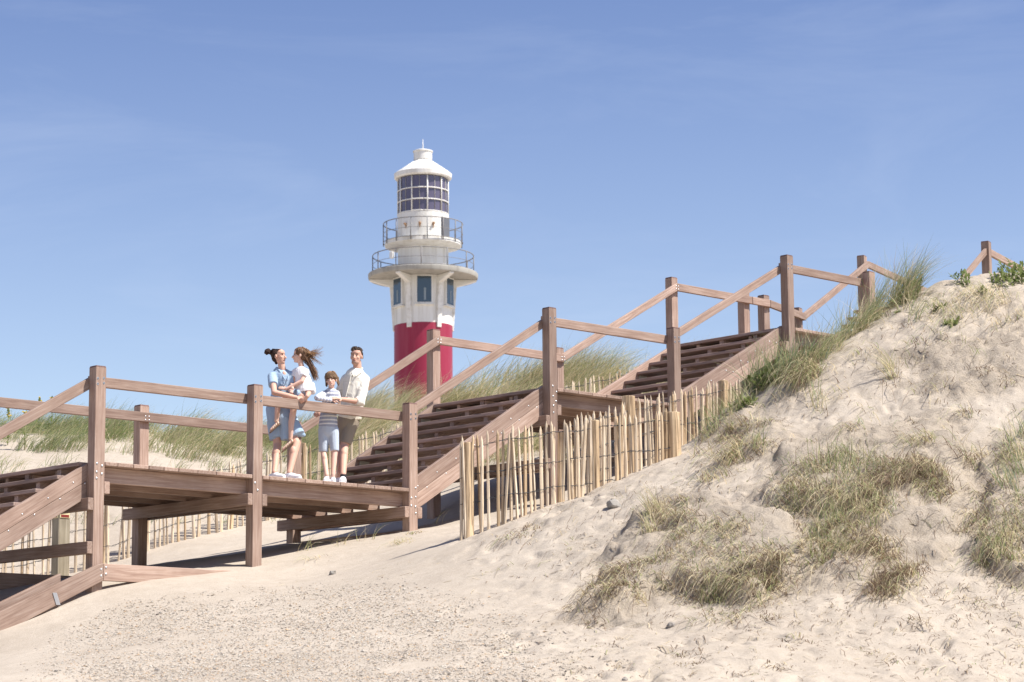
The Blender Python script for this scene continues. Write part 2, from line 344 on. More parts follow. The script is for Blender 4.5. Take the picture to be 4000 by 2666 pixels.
# ------------------------------------------------------------------ the wooden staircase (one bolted thing)
S = .153; WB = 2.57; HP = 1.2
ST = empty('boardwalk_staircase', (0, 0, 0), 'brown hardwood boardwalk stairs with post railings and landings climbing the dune', 'staircase')
D1, D2, D3, D4 = 0., 1.672, 3.186, 4.75
_bolt = None
def add_bolt(x, y, z, parent, r=.017, nrm=(0, -1, 0)):
    """a domed steel bolt head facing nrm"""
    global _bolt
    q = Vector(nrm).to_track_quat('Z', 'Y').to_matrix().to_4x4(); M = Matrix.Translation((x, y, z)) @ q @ Matrix.Scale(r/.017, 4)
    if _bolt is None:
        bm = bmesh.new(); bmesh.ops.create_uvsphere(bm, u_segments=10, v_segments=6, radius=.017)
        for v in bm.verts: v.co.z = v.co.z*.55 if v.co.z > 0 else v.co.z*.1
        me = bpy.data.meshes.new('bolt'); bm.to_mesh(me); bm.free(); me.materials.append(M_STEEL)
        for p in me.polygons: p.use_smooth = True
        o = bpy.data.objects.new('bolt', me); _bolt = o; return link(o, parent, M)
    return copy_obj(_bolt, parent, M)
_hole = None
def add_hole(x, y, z, parent):
    """countersunk bolt: dark ring with the steel nut inside"""
    global _hole
    M = Matrix.Translation((x, y, z)) @ Vector((0, -1, 0)).to_track_quat('Z', 'Y').to_matrix().to_4x4()
    if _hole is None:
        bm = bmesh.new(); bmesh.ops.create_cone(bm, cap_ends=True, segments=12, radius1=.017, radius2=.015, depth=.004)
        n0 = len(bm.faces)
        r = bmesh.ops.create_cone(bm, cap_ends=True, segments=6, radius1=.009, radius2=.007, depth=.006, matrix=Matrix.Translation((0, 0, .004)))
        bm.faces.ensure_lookup_table()
        for f in bm.faces[n0:]: f.material_index = 1
        me = bpy.data.meshes.new('bolt'); bm.to_mesh(me); bm.free(); me.materials.append(M_HOLE); me.materials.append(M_STEEL)
        o = bpy.data.objects.new('bolt', me); _hole = o; return link(o, parent, M)
    return copy_obj(_hole, parent, M)
def post(x, y, ztop, zbot, ang=0, s=S):
    """square post, x,y = its near left corner; dark end grain cap"""
    ca, sa = math.cos(ang), math.sin(ang)
    X, Y = Vector((ca, sa, 0)), Vector((-sa, ca, 0)); o0 = Vector((x, y, 0)); c = o0+X*s/2+Y*s/2
    vs = []; 
    for z, k in ((zbot, 0), (ztop-.022, 0), (ztop, .007)):
        for a, b in ((0, 0), (1, 0), (1, 1), (0, 1)):
            p = o0+X*(s*a+(k if a == 0 else -k))+Y*(s*b+(k if b == 0 else -k)); vs.append((p.x, p.y, z))
    fs = [(3, 2, 1, 0)]; mi = [0]
    for l in (0, 4):
        for i in range(4): fs.append((l+i, l+(i+1) % 4, l+(i+1) % 4+4, l+i+4)); mi.append(0 if l == 0 else 1)
    fs.append((8, 9, 10, 11)); mi.append(1)
    M = Matrix(((0, Y.x, X.x, c.x), (0, Y.y, X.y, c.y), (1, 0, 0, (ztop+zbot)/2), (0, 0, 0, 1)))
    if M.determinant() < 0: M = Matrix(((0, X.x, Y.x, c.x), (0, X.y, Y.y, c.y), (1, 0, 0, (ztop+zbot)/2), (0, 0, 0, 1)))
    return bevel(mesh_obj('post', vs, fs, [M_WOOD, M_WOODTOP], ST, M, midx=mi), .004)
def rail(x0, z0, x1, z1, y, h=.13, t=.06):
    """handrail board on plane y, z = top edge, ends cut upright"""
    return prism('handrail', [(x0, y, z0-h), (x1, y, z1-h), (x1, y, z1), (x0, y, z0)], (0, t, 0), (x1-x0, 0, z1-z0), M_WOOD, ST)
FX = [0, 2.47, 5.18, 7.92, 10.62, 13.39, 15.54]; FD = [D1, D1, D1, D2, D2, D3, D3]
fp = []
for i, (x, d) in enumerate(zip(FX, FD)):
    p = post(x, 0, d+HP, ground(x, 0)-.6); fp.append(p)
    if i < 6:
        for bx, bz in ((.028, -.165), (.028, -.235), (.118, -.155), (.118, -.218)): add_hole(x+bx, -.001, d+HP+bz, p)
for i, bl in ((0, ((.04, -.03), (.115, -.055), (.035, -.135), (.113, -.155), (.037, -.215))), (1, ((.03, -.105), (.075, -.2))), (2, ((.115, .01), (.115, -.115), (.035, -.135), (.035, -.24), (.11, -.25), (.115, -.34))),
              (3, ((.06, .02), (.135, -.06), (.065, -.13), (.125, -.2), (.07, -.27), (.07, -.37)))):
    for bx, bz in bl: add_bolt(FX[i]+bx, 0, FD[i]+bz, fp[i], .017)
BX = [0, 2.47, 5.18, 7.92, 10.62, 13.39]; bp_ = []
for x, d in zip(BX, FD): bp_.append(post(x, WB, d+HP, ground(x, WB)-.6))
for i in (1, 3, 4, 5):
    for bx, bz in ((.05, -.17), (.05, -.22), (.11, -.17), (.11, -.22)):
        add_bolt(BX[i]+bx, WB-.06, FD[i]+HP+bz, bp_[i], .013)
YF, YB = S, WB-.06   # inner faces
rh = HP-.115
# level rails on the landings, then the sloping ones
rail(.02, rh, 5.18+.12, rh, YF); rail(-3.2+3.2-.0+.03, rh, 5.28, rh, YB)
rail(7.95, D2+rh, 10.75, D2+rh, YF); rail(8.0, D2+rh, 10.70, D2+rh, YB)
rail(13.42, D3+rh, 15.62, D3+rh, YF); rail(13.47, D3+rh, 15.42, D3+rh, YB)
k_ = 1.672/2.74
rail(-3.2, rh-.02-3.2*.585, .02, rh-.02, YF, .15); rail(-3.2, rh-.02-3.2*.585, .03, rh-.02, YB, .15)
rail(5.3, rh+.06, 7.95, D2+rh-.05, YF, .135); rail(5.28, rh+.04, 8.0, D2+rh, YB, .135)
rail(10.75, D2+rh+.05, 13.42, D3+rh-.04, YF, .135); rail(10.70, D2+rh, 13.47, D3+rh, YB, .135)
# landings: boards, joists, paired cross beams
def landing(x0, x1, z, widths, nj=5):
    x = x0; k = 0
    while x < x1-.02:
        wdt = widths[k % len(widths)]; e = min(x+wdt, x1)
        if x1-e < .05: e = x1
        boxy('deck_board', x+.003, e-.003, random.uniform(-.004, .004)-.002, WB+S+random.uniform(-.01, .01), z-.05, z, M_WOOD, ST, .006); x = e; k += 1
landing(.159, 2.464, D1, [.19, .235, .235, .23, .228, .30, .30, .30, .285])
landing(2.63, 5.175, D1, [.11, .295, .305, .305, .300, .30, .305, .30, .31])
# boards between the posts at the post lines, cut short to fit behind the post
for x, d in ((2.467, D1),): boxy('deck_board', x, x+.160, S+.004, WB-.004, d-.05, d, M_WOOD, ST)
landing(8.08, 10.615, D2, [.13, .30, .30, .305, .30, .305, .30, .30]); landing(13.55, 15.53, D3, [.3])
for x0, x1, z in ((.0, 5.33, D1), (7.92, 10.77, D2), (13.39, 15.7, D3)):
    for y in (YF+.001, .80, 1.38, 1.96, WB-.071):
        prism('joist', [(x0, y, z-.245), (x1, y, z-.245), (x1, y, z-.052), (x0, y, z-.052)], (0, .07, 0), (1, 0, 0), M_WOOD, ST)
def cross(x, z, left=True, right=True, h=.152):
    if left: boxy('cross_beam', x-.082, x-.002, -.0, WB+S+.12, z-h, z, M_WOOD, ST)
    if right: boxy('cross_beam', x+S+.002, x+S+.084, -.0, WB+S+.12, z-h, z, M_WOOD, ST)
cross(0, -.247, left=False); cross(0, -.461, right=False); cross(0, -1.0, right=False); cross(2.47, -.247); cross(5.18, -.253)
cross(7.92, D2-.247, left=False); cross(7.92, D2-.42, right=False); cross(10.62, D2-.25); cross(13.39, D3-.25); cross(5.18, -.56, left=False); cross(7.92, .62); cross(10.62, .95)
# flights: sawn stringers, open treads, little riser blocks
def flight(xn, ztop, n, x_end=None, inner=True):
    """xn: nosing of the top step (= landing edge); n risers of .186 going down towards -x"""
    R_, T_ = .186, .307
    for k in range(1, n):
        z = ztop-R_*k; x = xn-T_*k
        boxy('tread', x, x+T_+.02, YF+.071, WB-.073, z-.05, z, M_TREAD, ST, .006)
    boxy('tread', xn, xn+.30, YF+.071, WB-.073, ztop-.05, ztop, M_TREAD, ST, .006)
    for y in (.66, 1.40):
        vs = []
        # one inner carriage: sawtooth board
        pl = []
        for k in range(0, n):
            z = ztop-R_*k; x = xn-T_*k
            pl += [(x+.035, y, z-.052), (x+.035, y, z-R_)]
        xe = xn-T_*(n-1)+.035; zb = ztop-R_*n
        pl += [(xe+.18, y, zb), (xn+.25, y, ztop-.36), (xn+.25, y, ztop-.052)]
        prism('carriage', pl, (0, .085, 0), (T_, 0, R_), M_TREAD, ST, 0)
def stringer(x0, z0, x1, z1, y, depth=.44, t=.07, side=-1):
    """two planks one above the other; z = top edge; ends cut upright; bolts along the joint on the side facing -y"""
    h = depth/2
    a = prism('stringer', [(x0, y, z0-h), (x1, y, z1-h), (x1, y, z1), (x0, y, z0)], (0, t, 0), (x1-x0, 0, z1-z0), M_WOOD, ST)
    b = prism('stringer', [(x0, y, z0-depth), (x1, y, z1-depth), (x1, y, z1-h-.004), (x0, y, z0-h-.004)], (0, t, 0), (x1-x0, 0, z1-z0), M_WOOD, ST)
    return a, b
def stringer_bolts(o, x0, z0, x1, z1, y, h, step=.36):
    x = x0+.12
    while x < x1-.1:
        z = z0+(z1-z0)*(x-x0)/(x1-x0)
        add_bolt(x, y, z-h*.62, o, .012); add_bolt(x+.17, y, z+.1-h*1.08, o, .012); x += step
# flight below the first landing (left), and two above
flight(-.085, D1, 14)
s0 = stringer(-4.2, -.03-4.2*.592, -.0, -.02, YF, .43); stringer(-4.2, -.03-4.2*.592, -.0, -.02, WB-.072, .43)
stringer_bolts(s0[0], -1.4, -.03-1.4*.592, -.05, -.05, YF, .215)
flight(7.86, D2, 9)
s1 = stringer(5.30, .10, 7.95, 1.715, YF, .46); stringer(5.25, .07, 7.95, 1.715, WB-.072, .46)
stringer_bolts(s1[0], 5.35, .13, 7.9, 1.69, YF, .23)
flight(13.33, D3, 8)
s2 = stringer(10.70, D2+.10, 13.42, D3+.04, YF, .46); stringer(10.68, D2+.08, 13.42, D3+.04, WB-.072, .46)
stringer_bolts(s2[0], 10.8, D2+.16, 13.3, D3, YF, .23)
# pale steel angle brackets under the tread ends at the far stringer
def brackets(xn, ztop, ks):
    for k in ks:
        x = xn-.307*k; z = ztop-.186*k-.052
        box_m = [(x+.05, WB-.0745, z-.085), (x+.24, WB-.0745, z-.085), (x+.24, WB-.0745, z-.004), (x+.05, WB-.0745, z-.004)]
        prism('angle_bracket', box_m, (0, -.005, 0), (1, 0, 0), M_BRACK, ST, 0)
M_BRACK, *_ = newmat('dull_zinc', .55, (.42, .41, .36), metal=.3)
brackets(7.86, D2, range(0, 9)); brackets(13.33, D3, range(0, 8))
# kerb planks low at the first landing
prism('kerb_plank', [(.122, -.07, -1.481), (3.2, -.07, -1.481), (3.2, -.07, -1.272), (.122, -.07, -1.272)], (0, .068, 0), (1, 0, 0), M_WOOD, ST)
lk = prism('kerb_plank', [(-2.9, -.072, -2.143-1.6*.50), (.118, -.072, -1.481), (.118, -.072, -1.268), (.03, -.072, -1.29), (-2.9, -.072, -1.889-1.6*.455)], (0, .07, 0), (1, 0, .46), M_WOOD, ST)
prism('kerb_plank', [(-2.9, S+.002, -2.143-1.6*.50+.04), (-.35, S+.002, -1.66), (-.35, S+.002, -1.40), (-2.9, S+.002, -1.889-1.6*.455+.06)], (0, .07, 0), (1, 0, .46), M_WOOD, ST)
prism('kerb_plank', [(.0, WB-.07, -1.47), (3.0, WB-.07, -1.47), (3.0, WB-.07, -1.23), (.0, WB-.07, -1.23)], (0, .068, 0), (1, 0, 0), M_WOOD, ST)
for bx, bz in ((.085, -1.345), (.085, -1.425), (.155, -1.318), (.155, -1.398)): add_bolt(bx, -.07, bz, lk, .017)
prism('steel_strap', [(-.56, -.074, -1.80), (-.50, -.074, -1.80), (-.555, -.074, -1.655), (-.615, -.074, -1.655)], (0, -.006, 0), (0, 0, 1), M_STEEL, ST, 0)
# upper part: the path swings half left and climbs on
AN = math.radians(17.5); ca, sa = math.cos(AN), math.sin(AN); UX = Vector((ca, sa, 0)); UY = Vector((-sa, ca, 0))
for x in (15.26, 15.80): post(x, WB, D3+HP-.02, D3-1.5)
B8 = Vector((17.35, 3.05, 0)); B7 = atD(3374.9, 996.1, 47.5); F8 = atD(3861.3, 940.3, 45.9)
B7.z = F8.z = 0; F7 = B8-UY*WB
def seg_rail(a, za, b, zb, h=.13):
    a = Vector(a); b = Vector(b); d = (b-a); n = Vector((d.y, -d.x, 0)).normalized()*.06
    p = [Vector((a.x, a.y, za-h)), Vector((b.x, b.y, zb-h)), Vector((b.x, b.y, zb)), Vector((a.x, a.y, za))]
    return prism('handrail', p, n, (d.x, d.y, zb-za), M_WOOD, ST)
D4B = atD(3374.9, 996.1, 47.5).z-HP; D4F = atD(3861.3, 940.3, 45.9).z-HP
post(B8.x, B8.y, D3+HP, D3-1, AN); post(B7.x, B7.y, D4B+HP, D3-1, AN); post(F8.x, F8.y, D4F+HP, D3-1, AN)
B9 = B7+UX*3.0; post(B9.x, B9.y, D4B+HP, D3, AN)
seg_rail((15.42, WB-.01, 0), D3+rh, (15.9, WB-.005, 0), D3+rh); seg_rail((15.9, WB-.005, 0), D3+rh, (B8.x+.1, B8.y-.0, 0), D3+rh)
seg_rail(B8+UX*.1, D3+rh, B7+UX*.1, D4B+rh); seg_rail(B7+UX*.1, D4B+rh, B9+UX*1.9, D4B+rh)
seg_rail(F7+UX*.3+UY*.1, D3+rh-.1, F8+UX*.05+UY*.1, D4F+rh); seg_rail(F8+UX*.1+UY*.1, D4F+rh, F8+UX*3.3+UY*.1, D4F+rh)
post(F8.x+3.1*ca, F8.y+3.1*sa, D4F+HP, D3, AN)
# its decking (seen only from below or not at all)
for k, (o_, z_) in enumerate(((Vector((15.54, .2, 0)), D3),)):
    prism('deck_panel', [o_+Vector((0, 0, z_-.05)), o_+UX*2+Vector((0, 0, z_-.05)), o_+UX*2+UY*2.3+Vector((0, 0, z_-.05)), o_+UY*2.3+Vector((0, 0, z_-.05))], (0, 0, .05), UX, M_WOOD, ST)
for k in range(8):
    a = F7+UX*(.25+.33*k)+UY*.2; z_ = D3+.19*(k+1)
    prism('tread', [a+Vector((0, 0, z_-.05)), a+UX*.33+Vector((0, 0, z_-.05)), a+UX*.33+Vector((0, 0, z_)), a+Vector((0, 0, z_))], UY*2.3, UY, M_WOOD, ST)

# ------------------------------------------------------------------ chestnut paling fences
def stake_mesh(seed, L=1.28, r=.022, mat=M_STAKE):
    q = np.random.default_rng(seed); n = 6; rings = []; ang0 = q.random()*6
    prof = r*(1+.28*(q.random(n)-.5)); ts = [0, .12, .3, .5, .7, .88, .955, 1.0]; vs = []; wx, wy = 0, 0
    for t in ts:
        k = 1-.15*t if t < .9 else (.75 if t < .97 else .18)
        wx += (q.random()-.5)*.011; wy += (q.random()-.5)*.011
        for i in range(n):
            a = ang0+6.2832*i/n; vs.append((t*L, (prof[i]*k)*math.cos(a)+wx, prof[i]*k*math.sin(a)*.8+wy))
    fs = []
    for j in range(len(ts)-1):
        for i in range(n): fs.append((j*n+i, j*n+(i+1) % n, (j+1)*n+(i+1) % n, (j+1)*n+i))
    fs += [tuple(reversed(range(n))), tuple((len(ts)-1)*n+i for i in range(n))]
    me = bpy.data.meshes.new('stake'); me.from_pydata(vs, [], fs); me.materials.append(mat); me.update(); return me
STK = [stake_mesh(100+i, r=.020+.009*((i*7) % 10)/10) for i in range(10)]+[stake_mesh(200, r=.026, mat=M_BARK), stake_mesh(201, r=.030, mat=M_BARK)]
def post_mesh(seed, r=.055, L=1.45, mat=M_BARK):
    q = np.random.default_rng(seed); n = 12; vs = []; ts = [0, .15, .35, .55, .75, .93, .995, 1.0]
    for t in ts:
        k = (1-.08*t)*(.93 if t > .999 else 1)
        for i in range(n):
            a = 6.2832*i/n; rr = r*k*(1+.10*(q.random()-.5)); vs.append((t*L, rr*math.cos(a), rr*math.sin(a)))
    fs = [(j*n+i, j*n+(i+1) % n, (j+1)*n+(i+1) % n, (j+1)*n+i) for j in range(len(ts)-1) for i in range(n)]
    fs += [tuple(reversed(range(n))), tuple((len(ts)-1)*n+i for i in range(n))]
    me = bpy.data.meshes.new('fence_post'); me.from_pydata(vs, [], fs); me.materials.append(mat); me.update(); return me
def upright(p, lean=(0, 0), spin=0, zs=1.0):
    z = Vector((lean[0], lean[1], 1)).normalized(); y = z.cross(Vector((1, 0, 0))).normalized(); x2 = y.cross(z)
    c, s = math.cos(spin), math.sin(spin); a = y*c+x2*s; b = z.cross(a)
    return Matrix(((z.x*zs, a.x, b.x, p[0]), (z.y*zs, a.y, b.y, p[1]), (z.z*zs, a.z, b.z, p[2]), (0, 0, 0, 1)))
def tube(name, path, r, mat, parent, n=5, closed_ends=True):
    path = [Vector(p) for p in path]; vs = []
    rr = r if isinstance(r, (list, tuple, np.ndarray)) else [r]*len(path)
    for i, p in enumerate(path):
        t = (path[min(i+1, len(path)-1)]-path[max(i-1, 0)]).normalized(); a = t.orthogonal().normalized() if abs(t.z) > .9 else t.cross(Vector((0, 0, 1))).normalized(); b = t.cross(a)
        for k in range(n): an = 6.2832*k/n; vs.append(p+a*rr[i]*math.cos(an)+b*rr[i]*math.sin(an))
    fs = [(j*n+i, j*n+(i+1) % n, (j+1)*n+(i+1) % n, (j+1)*n+i) for j in range(len(path)-1) for i in range(n)]
    fs += [tuple(reversed(range(n))), tuple((len(path)-1)*n+i for i in range(n))]
    return mesh_obj(name, [tuple(v) for v in vs], fs, mat, parent, smooth=True)
def fence(label, line, spacing_, posts, burial=.12, sunk=0., wires=(.33, .66, 1.02), seed=1, maxn=170, L=1.28, jit=.018):
    """line: world polyline of the foot of the fence"""
    q = random.Random(seed); P = [Vector(p) for p in line]
    root = empty('paling_fence', P[0], label, 'fence', None)
    seg = [(P[i+1]-P[i]).length for i in range(len(P)-1)]; tot = sum(seg)
    def at_s(s):
        for i, l in enumerate(seg):
            if s <= l or i == len(seg)-1: return P[i].lerp(P[i+1], s/l)
            s -= l
    s = 0; n = 0; src = {}
    while s < tot and n < maxn:
        p = at_s(s); p.z -= sunk*(s/tot)**1.3; k = q.randrange(len(STK)) if q.random() > .12 else q.randrange(10)
        lean = (q.gauss(0, .022), q.gauss(0, .018)); M = upright((p.x+q.gauss(0, .012), p.y+q.gauss(0, .012), p.z-burial+q.gauss(0, jit)), lean, q.random()*6, q.uniform(.96, 1.03)*L/1.28)
        o = bpy.data.objects.new('stake', STK[k]); link(o, root, M); n += 1; s += spacing_*q.uniform(.6, 1.45)
    for sp, r, hgt in posts:
        p = at_s(sp*tot); p.z -= sunk*sp**1.3; o = bpy.data.objects.new('fence_post', post_mesh(seed*50+int(sp*1000), r, hgt+.3)); link(o, root, upright((p.x, p.y+.03, p.z-.3), (q.gauss(0, .012), q.gauss(0, .012)), q.random()*6))
    for h in wires:
        for st in (0, 1):
            path = []; m = int(tot/.035)
            for i in range(m+1):
                p = at_s(tot*i/m); p.z -= sunk*(i/m)**1.3; ph = i*1.15+st*math.pi
                path.append((p.x+.028*math.cos(ph), p.y+.028*math.sin(ph)*1.0, p.z+h-burial+.12+.012*math.sin(i*.31+h*9)+.008*math.sin(ph*1.7)))
            tube('wire', path, .0038, M_WIRE, root, 4)
    return root
fence('near pale chestnut paling fence running down the sand in front of the upper stairs', [atD(px, py, D) for px, py, D in ((1805, 2100, 30.6), (1955, 2049, 30.6), (2134, 1979, 30.8), (2344, 1896, 31.0), (2593, 1788, 31.3), (2655, 1762, 31.4))],
      .070, [(.035, .066, 1.16), (.44, .05, 1.1), (.60, .06, 1.2), (.985, .10, 1.2)], .04, sunk=.70, seed=3)
fence('second paling fence just behind the near one, ending at the grassy dune edge', [atD(px, py, D) for px, py, D in ((2235, 1975, 32.3), (2400, 1925, 32.9), (2560, 1880, 33.6), (2720, 1835, 34.3), (2900, 1800, 35))],
      .074, [(.33, .10, 1.25), (.9, .08, 1.2)], .10, seed=5)
bl = [(-700, 2420, 37), (23, 2295, 37.6), (444, 2203, 37.9), (592, 2147, 38.3), (855, 2080, 39), (1200, 2000, 40.2), (1500, 1925, 41), (2213, 1731, 43.8), (2516, 1657, 45.2)]
fence('long paling fence behind the staircase at the foot of the grassy dune', [atD(*c) for c in bl], .108, [(.10, .05, 1.15), (.31, .055, 1.1), (.5, .05, 1.15), (.72, .05, 1.1)], .16, seed=9, L=1.25)

# small post with two plates under the first landing
sp = empty('sign_post', atD(236, 2225, 36.6), 'square wooden post with two small cream and dark red plates under the left stairs', 'sign post')
b0 = atD(236, 2228, 36.6); zt = atD(236, 2008, 36.6).z
a_ = math.radians(10); M_GREY = wood_mat('greenish_old_timber', (.24, .21, .145), (.36, .32, .235), (.50, .45, .35))
prism('post', [(b0.x-.1, b0.y-.08, b0.z-.4), (b0.x+.10, b0.y-.08, b0.z-.4), (b0.x+.10, b0.y+.1, b0.z-.4), (b0.x-.1, b0.y+.1, b0.z-.4)], (0, 0, zt-b0.z+.4), (0, 0, 1), M_GREY, sp)
M_CREAM, *_ = newmat('cream_enamel', .4, (.72, .64, .38)); M_DRED, *_ = newmat('dark_red_enamel', .4, (.22, .04, .03))
for dx, wdt, nrm in ((0, .17, 'y'), (0, .15, 'x')):
    if nrm == 'y':
        c = Vector((b0.x, b0.y-.083, zt-.02)); e = Vector((1, 0, 0)); n_v = Vector((0, -1, 0))
    else: c = Vector((b0.x-.103, b0.y+.01, zt-.02)); e = Vector((0, -1, 0)); n_v = Vector((-1, 0, 0))
    hw = wdt/2
    pl = prism('plate', [c-e*hw-Vector((0, 0, .05)), c+e*hw-Vector((0, 0, .05)), c+e*hw+Vector((0, 0, .09)), c-e*hw+Vector((0, 0, .09))], n_v*.008, e, M_CREAM, sp, .003)
    c2 = c+n_v*.0085
    prism('stripe', [c2-e*hw*.82-Vector((0, 0, .04)), c2+e*hw*.82-Vector((0, 0, .04)), c2+e*hw*.82+Vector((0, 0, .0)), c2-e*hw*.82+Vector((0, 0, .0))], n_v*.002, e, M_DRED, pl, 0)
# ------------------------------------------------------------------ the lighthouse
LD = 145.0; LC = atD(1653, 1076, LD); LC.z = 0
LH = empty('lighthouse', (LC.x, LC.y, 2.0), 'red and white round lighthouse with two railed galleries and a glazed lantern behind the dune', 'lighthouse')
def lz(py): return atD(1658, py, LD).z
def lm(pxr): return pxr/F_PX*LD*1.0   # image half-width in metres
def paint(name, col, rough=.45, dirt=.25, dcol=(.45, .40, .30)):
    m, n, l, b = newmat(name, rough)
    tc = n.new('ShaderNodeTexCoord'); mp = n.new('ShaderNodeMapping'); mp.inputs['Scale'].default_value = (1.6, 1.6, .12); l.new(tc.outputs['Object'], mp.inputs[0])
    t = n.new('ShaderNodeTexNoise'); t.inputs['Scale'].default_value = 1.6; t.inputs['Detail'].default_value = 6; t.inputs['Roughness'].default_value = .7; l.new(mp.outputs[0], t.inputs[0])
    r = ramp(n, [(.46, (0, 0, 0)), (.68, (1, 1, 1))]); l.new(t.outputs[0], r.inputs[0])
    ml = n.new('ShaderNodeMath'); ml.operation = 'MULTIPLY'; ml.inputs[1].default_value = dirt; l.new(r.outputs[0], ml.inputs[0])
    mx = n.new('ShaderNodeMix'); mx.data_type = 'RGBA'; mx.inputs[6].default_value = (*col, 1); mx.inputs[7].default_value = (*dcol, 1)
    l.new(ml.outputs[0], mx.inputs[0]); l.new(mx.outputs[2], b.inputs['Base Color']); return m
M_RED = paint('red_tower_paint', (.28, .022, .055), .5, .35, (.36, .09, .12)); M_WHITE = paint('white_tower_paint', (.74, .73, .70), .5, .6, (.46, .42, .34))
M_CONC = paint('weathered_concrete', (.38, .365, .33), .85, .6, (.20, .185, .16)); M_RUSTR = paint('brown_rusty_railing', (.20, .20, .205), .6, .35, (.26, .15, .09))
M_GLASS, n_, l_, b_ = newmat('lantern_glass', .08, (.10, .085, .13), spec=.8)
M_WING, n_, l_, b_ = newmat('window_glass', .06, (.035, .06, .085), spec=.9)
M_RUST, *_ = newmat('rust', .9, (.36, .22, .13)); M_DOOR, *_ = newmat('grey_door', .6, (.12, .125, .14))
M_PANE_REFL, *_ = newmat('grey_pane_reflection', .6, (.24, .29, .33))  # grey of the reflection painted on the window panes
def lathe(name, prof, mat, parent=LH, n=72, smooth=True, cx=0, cy=0, cap=True, phase=0):
    vs = []
    for r, z in prof:
        for i in range(n): a = 6.2832*i/n+phase; vs.append((LC.x+cx+r*math.cos(a), LC.y+cy+r*math.sin(a), z))
    fs = [(j*n+i, j*n+(i+1) % n, (j+1)*n+(i+1) % n, (j+1)*n+i) for j in range(len(prof)-1) for i in range(n)]
    if cap: fs += [tuple(reversed(range(n))), tuple((len(prof)-1)*n+i for i in range(n))]
    o = mesh_obj(name, vs, fs, mat, parent, smooth=smooth)
    if smooth:
        m = o.modifiers.new('edges', 'EDGE_SPLIT'); m.split_angle = math.radians(35)
    return o
ltoC = (np.array([CAM[0]-LC.x, CAM[1]-LC.y])); ACAM = math.atan2(ltoC[1], ltoC[0])  # azimuth towards the camera
def ldir(deg): a = ACAM+math.radians(deg); return Vector((math.cos(a), math.sin(a), 0))   # + = picture right
ldist = 1.0
R0 = lm(115.6)*ldist
zt = lz(1277); zg = lz(1094); zgt = lz(1073)
lathe('red_shaft', [(R0*1.0, 1.0), (R0, zt)], M_RED)
Rb = lm(108)
lathe('white_room', [(R0*.995, zt+.002), (Rb*1.06, zt+.9), (Rb*1.10, zg-.002)], M_WHITE)
for k in range(6):
    d = ldir(2+30+60*k); t = Vector((-d.y, d.x, 0)); hw = .15
    c = Vector((LC.x, LC.y, 0)); zb = zt-.28; Rg = lm(212)
    pl = [c+d*(R0-.35)+Vector((0, 0, zb)), c+d*(R0+.07)+Vector((0, 0, zb)), c+d*lm(133)+Vector((0, 0, lz(1123))), c+d*Rg+Vector((0, 0, lz(1101))), c+d*Rg+Vector((0, 0, zg-.004)), c+d*(R0-.35)+Vector((0, 0, zg-.004))]
    prism('rib', [p-t*hw for p in pl], t*2*hw, (0, 0, 1), M_WHITE, LH, .02)
for k in range(6):
    d = ldir(2+60*k); t = Vector((-d.y, d.x, 0)); c = Vector((LC.x, LC.y, 0)); Rw = Rb*1.085+.035
    z0, z1 = lz(1201)-.0, lz(1101)-.0; hw = .42
    f = prism('window', [c+d*(Rw-.25)-t*(hw+.09)+Vector((0, 0, z0-.1)), c+d*(Rw-.25)+t*(hw+.09)+Vector((0, 0, z0-.1)), c+d*(Rw-.25)+t*(hw+.09)+Vector((0, 0, z1+.1)), c+d*(Rw-.25)-t*(hw+.09)+Vector((0, 0, z1+.1))], d*.27, t, M_WHITE, LH, .02)
    prism('pane', [c+d*(Rw+.022)-t*hw+Vector((0, 0, z0)), c+d*(Rw+.022)+t*hw+Vector((0, 0, z0)), c+d*(Rw+.022)+t*hw+Vector((0, 0, z1)), c+d*(Rw+.022)-t*hw+Vector((0, 0, z1))], d*.012, t, M_WING, f, 0)
    prism('pane_reflection', [c+d*(Rw+.036)-t*.02+Vector((0, 0, z0+.12)), c+d*(Rw+.036)+t*.10+Vector((0, 0, z0+.12)), c+d*(Rw+.036)+t*.10+Vector((0, 0, z0+.85)), c+d*(Rw+.036)-t*.02+Vector((0, 0, z0+.85))], d*.006, t, M_PANE_REFL, f, 0)  # pale rectangle in front of the pane: a reflection put in as colour
    prism('sill', [c+d*(Rw-.2)-t*(hw+.15)+Vector((0, 0, z0-.15)), c+d*(Rw-.2)+t*(hw+.15)+Vector((0, 0, z0-.15)), c+d*(Rw-.2)+t*(hw+.15)+Vector((0, 0, z0-.102)), c+d*(Rw-.2)-t*(hw+.15)+Vector((0, 0, z0-.102))], d*.29, t, M_WHITE, f, .01)
RG = lm(218.5)
lathe('lower_gallery', [(RG-.16, zg), (RG-.03, zg+.02), (RG, zg+.10), (RG, zgt-.03), (RG-.03, zgt)], M_CONC)
Rd = lm(101); z2b = lz(967); z2t = lz(950)
lathe('lower_drum', [(Rd, zgt+.001), (Rd, z2b-.14)], M_WHITE)
RG2 = lm(153)
lathe('upper_gallery', [(Rd+.1, z2b-.16), (RG2-.04, z2b), (RG2, z2b+.04), (RG2, z2t-.03), (RG2-.03, z2t)], M_WHITE)
Rd3 = lm(103); zl0 = lz(845)
lathe('lantern_drum', [(Rd3, z2t+.001), (Rd3, zl0-.001)], M_WHITE)
zl1 = lz(706)
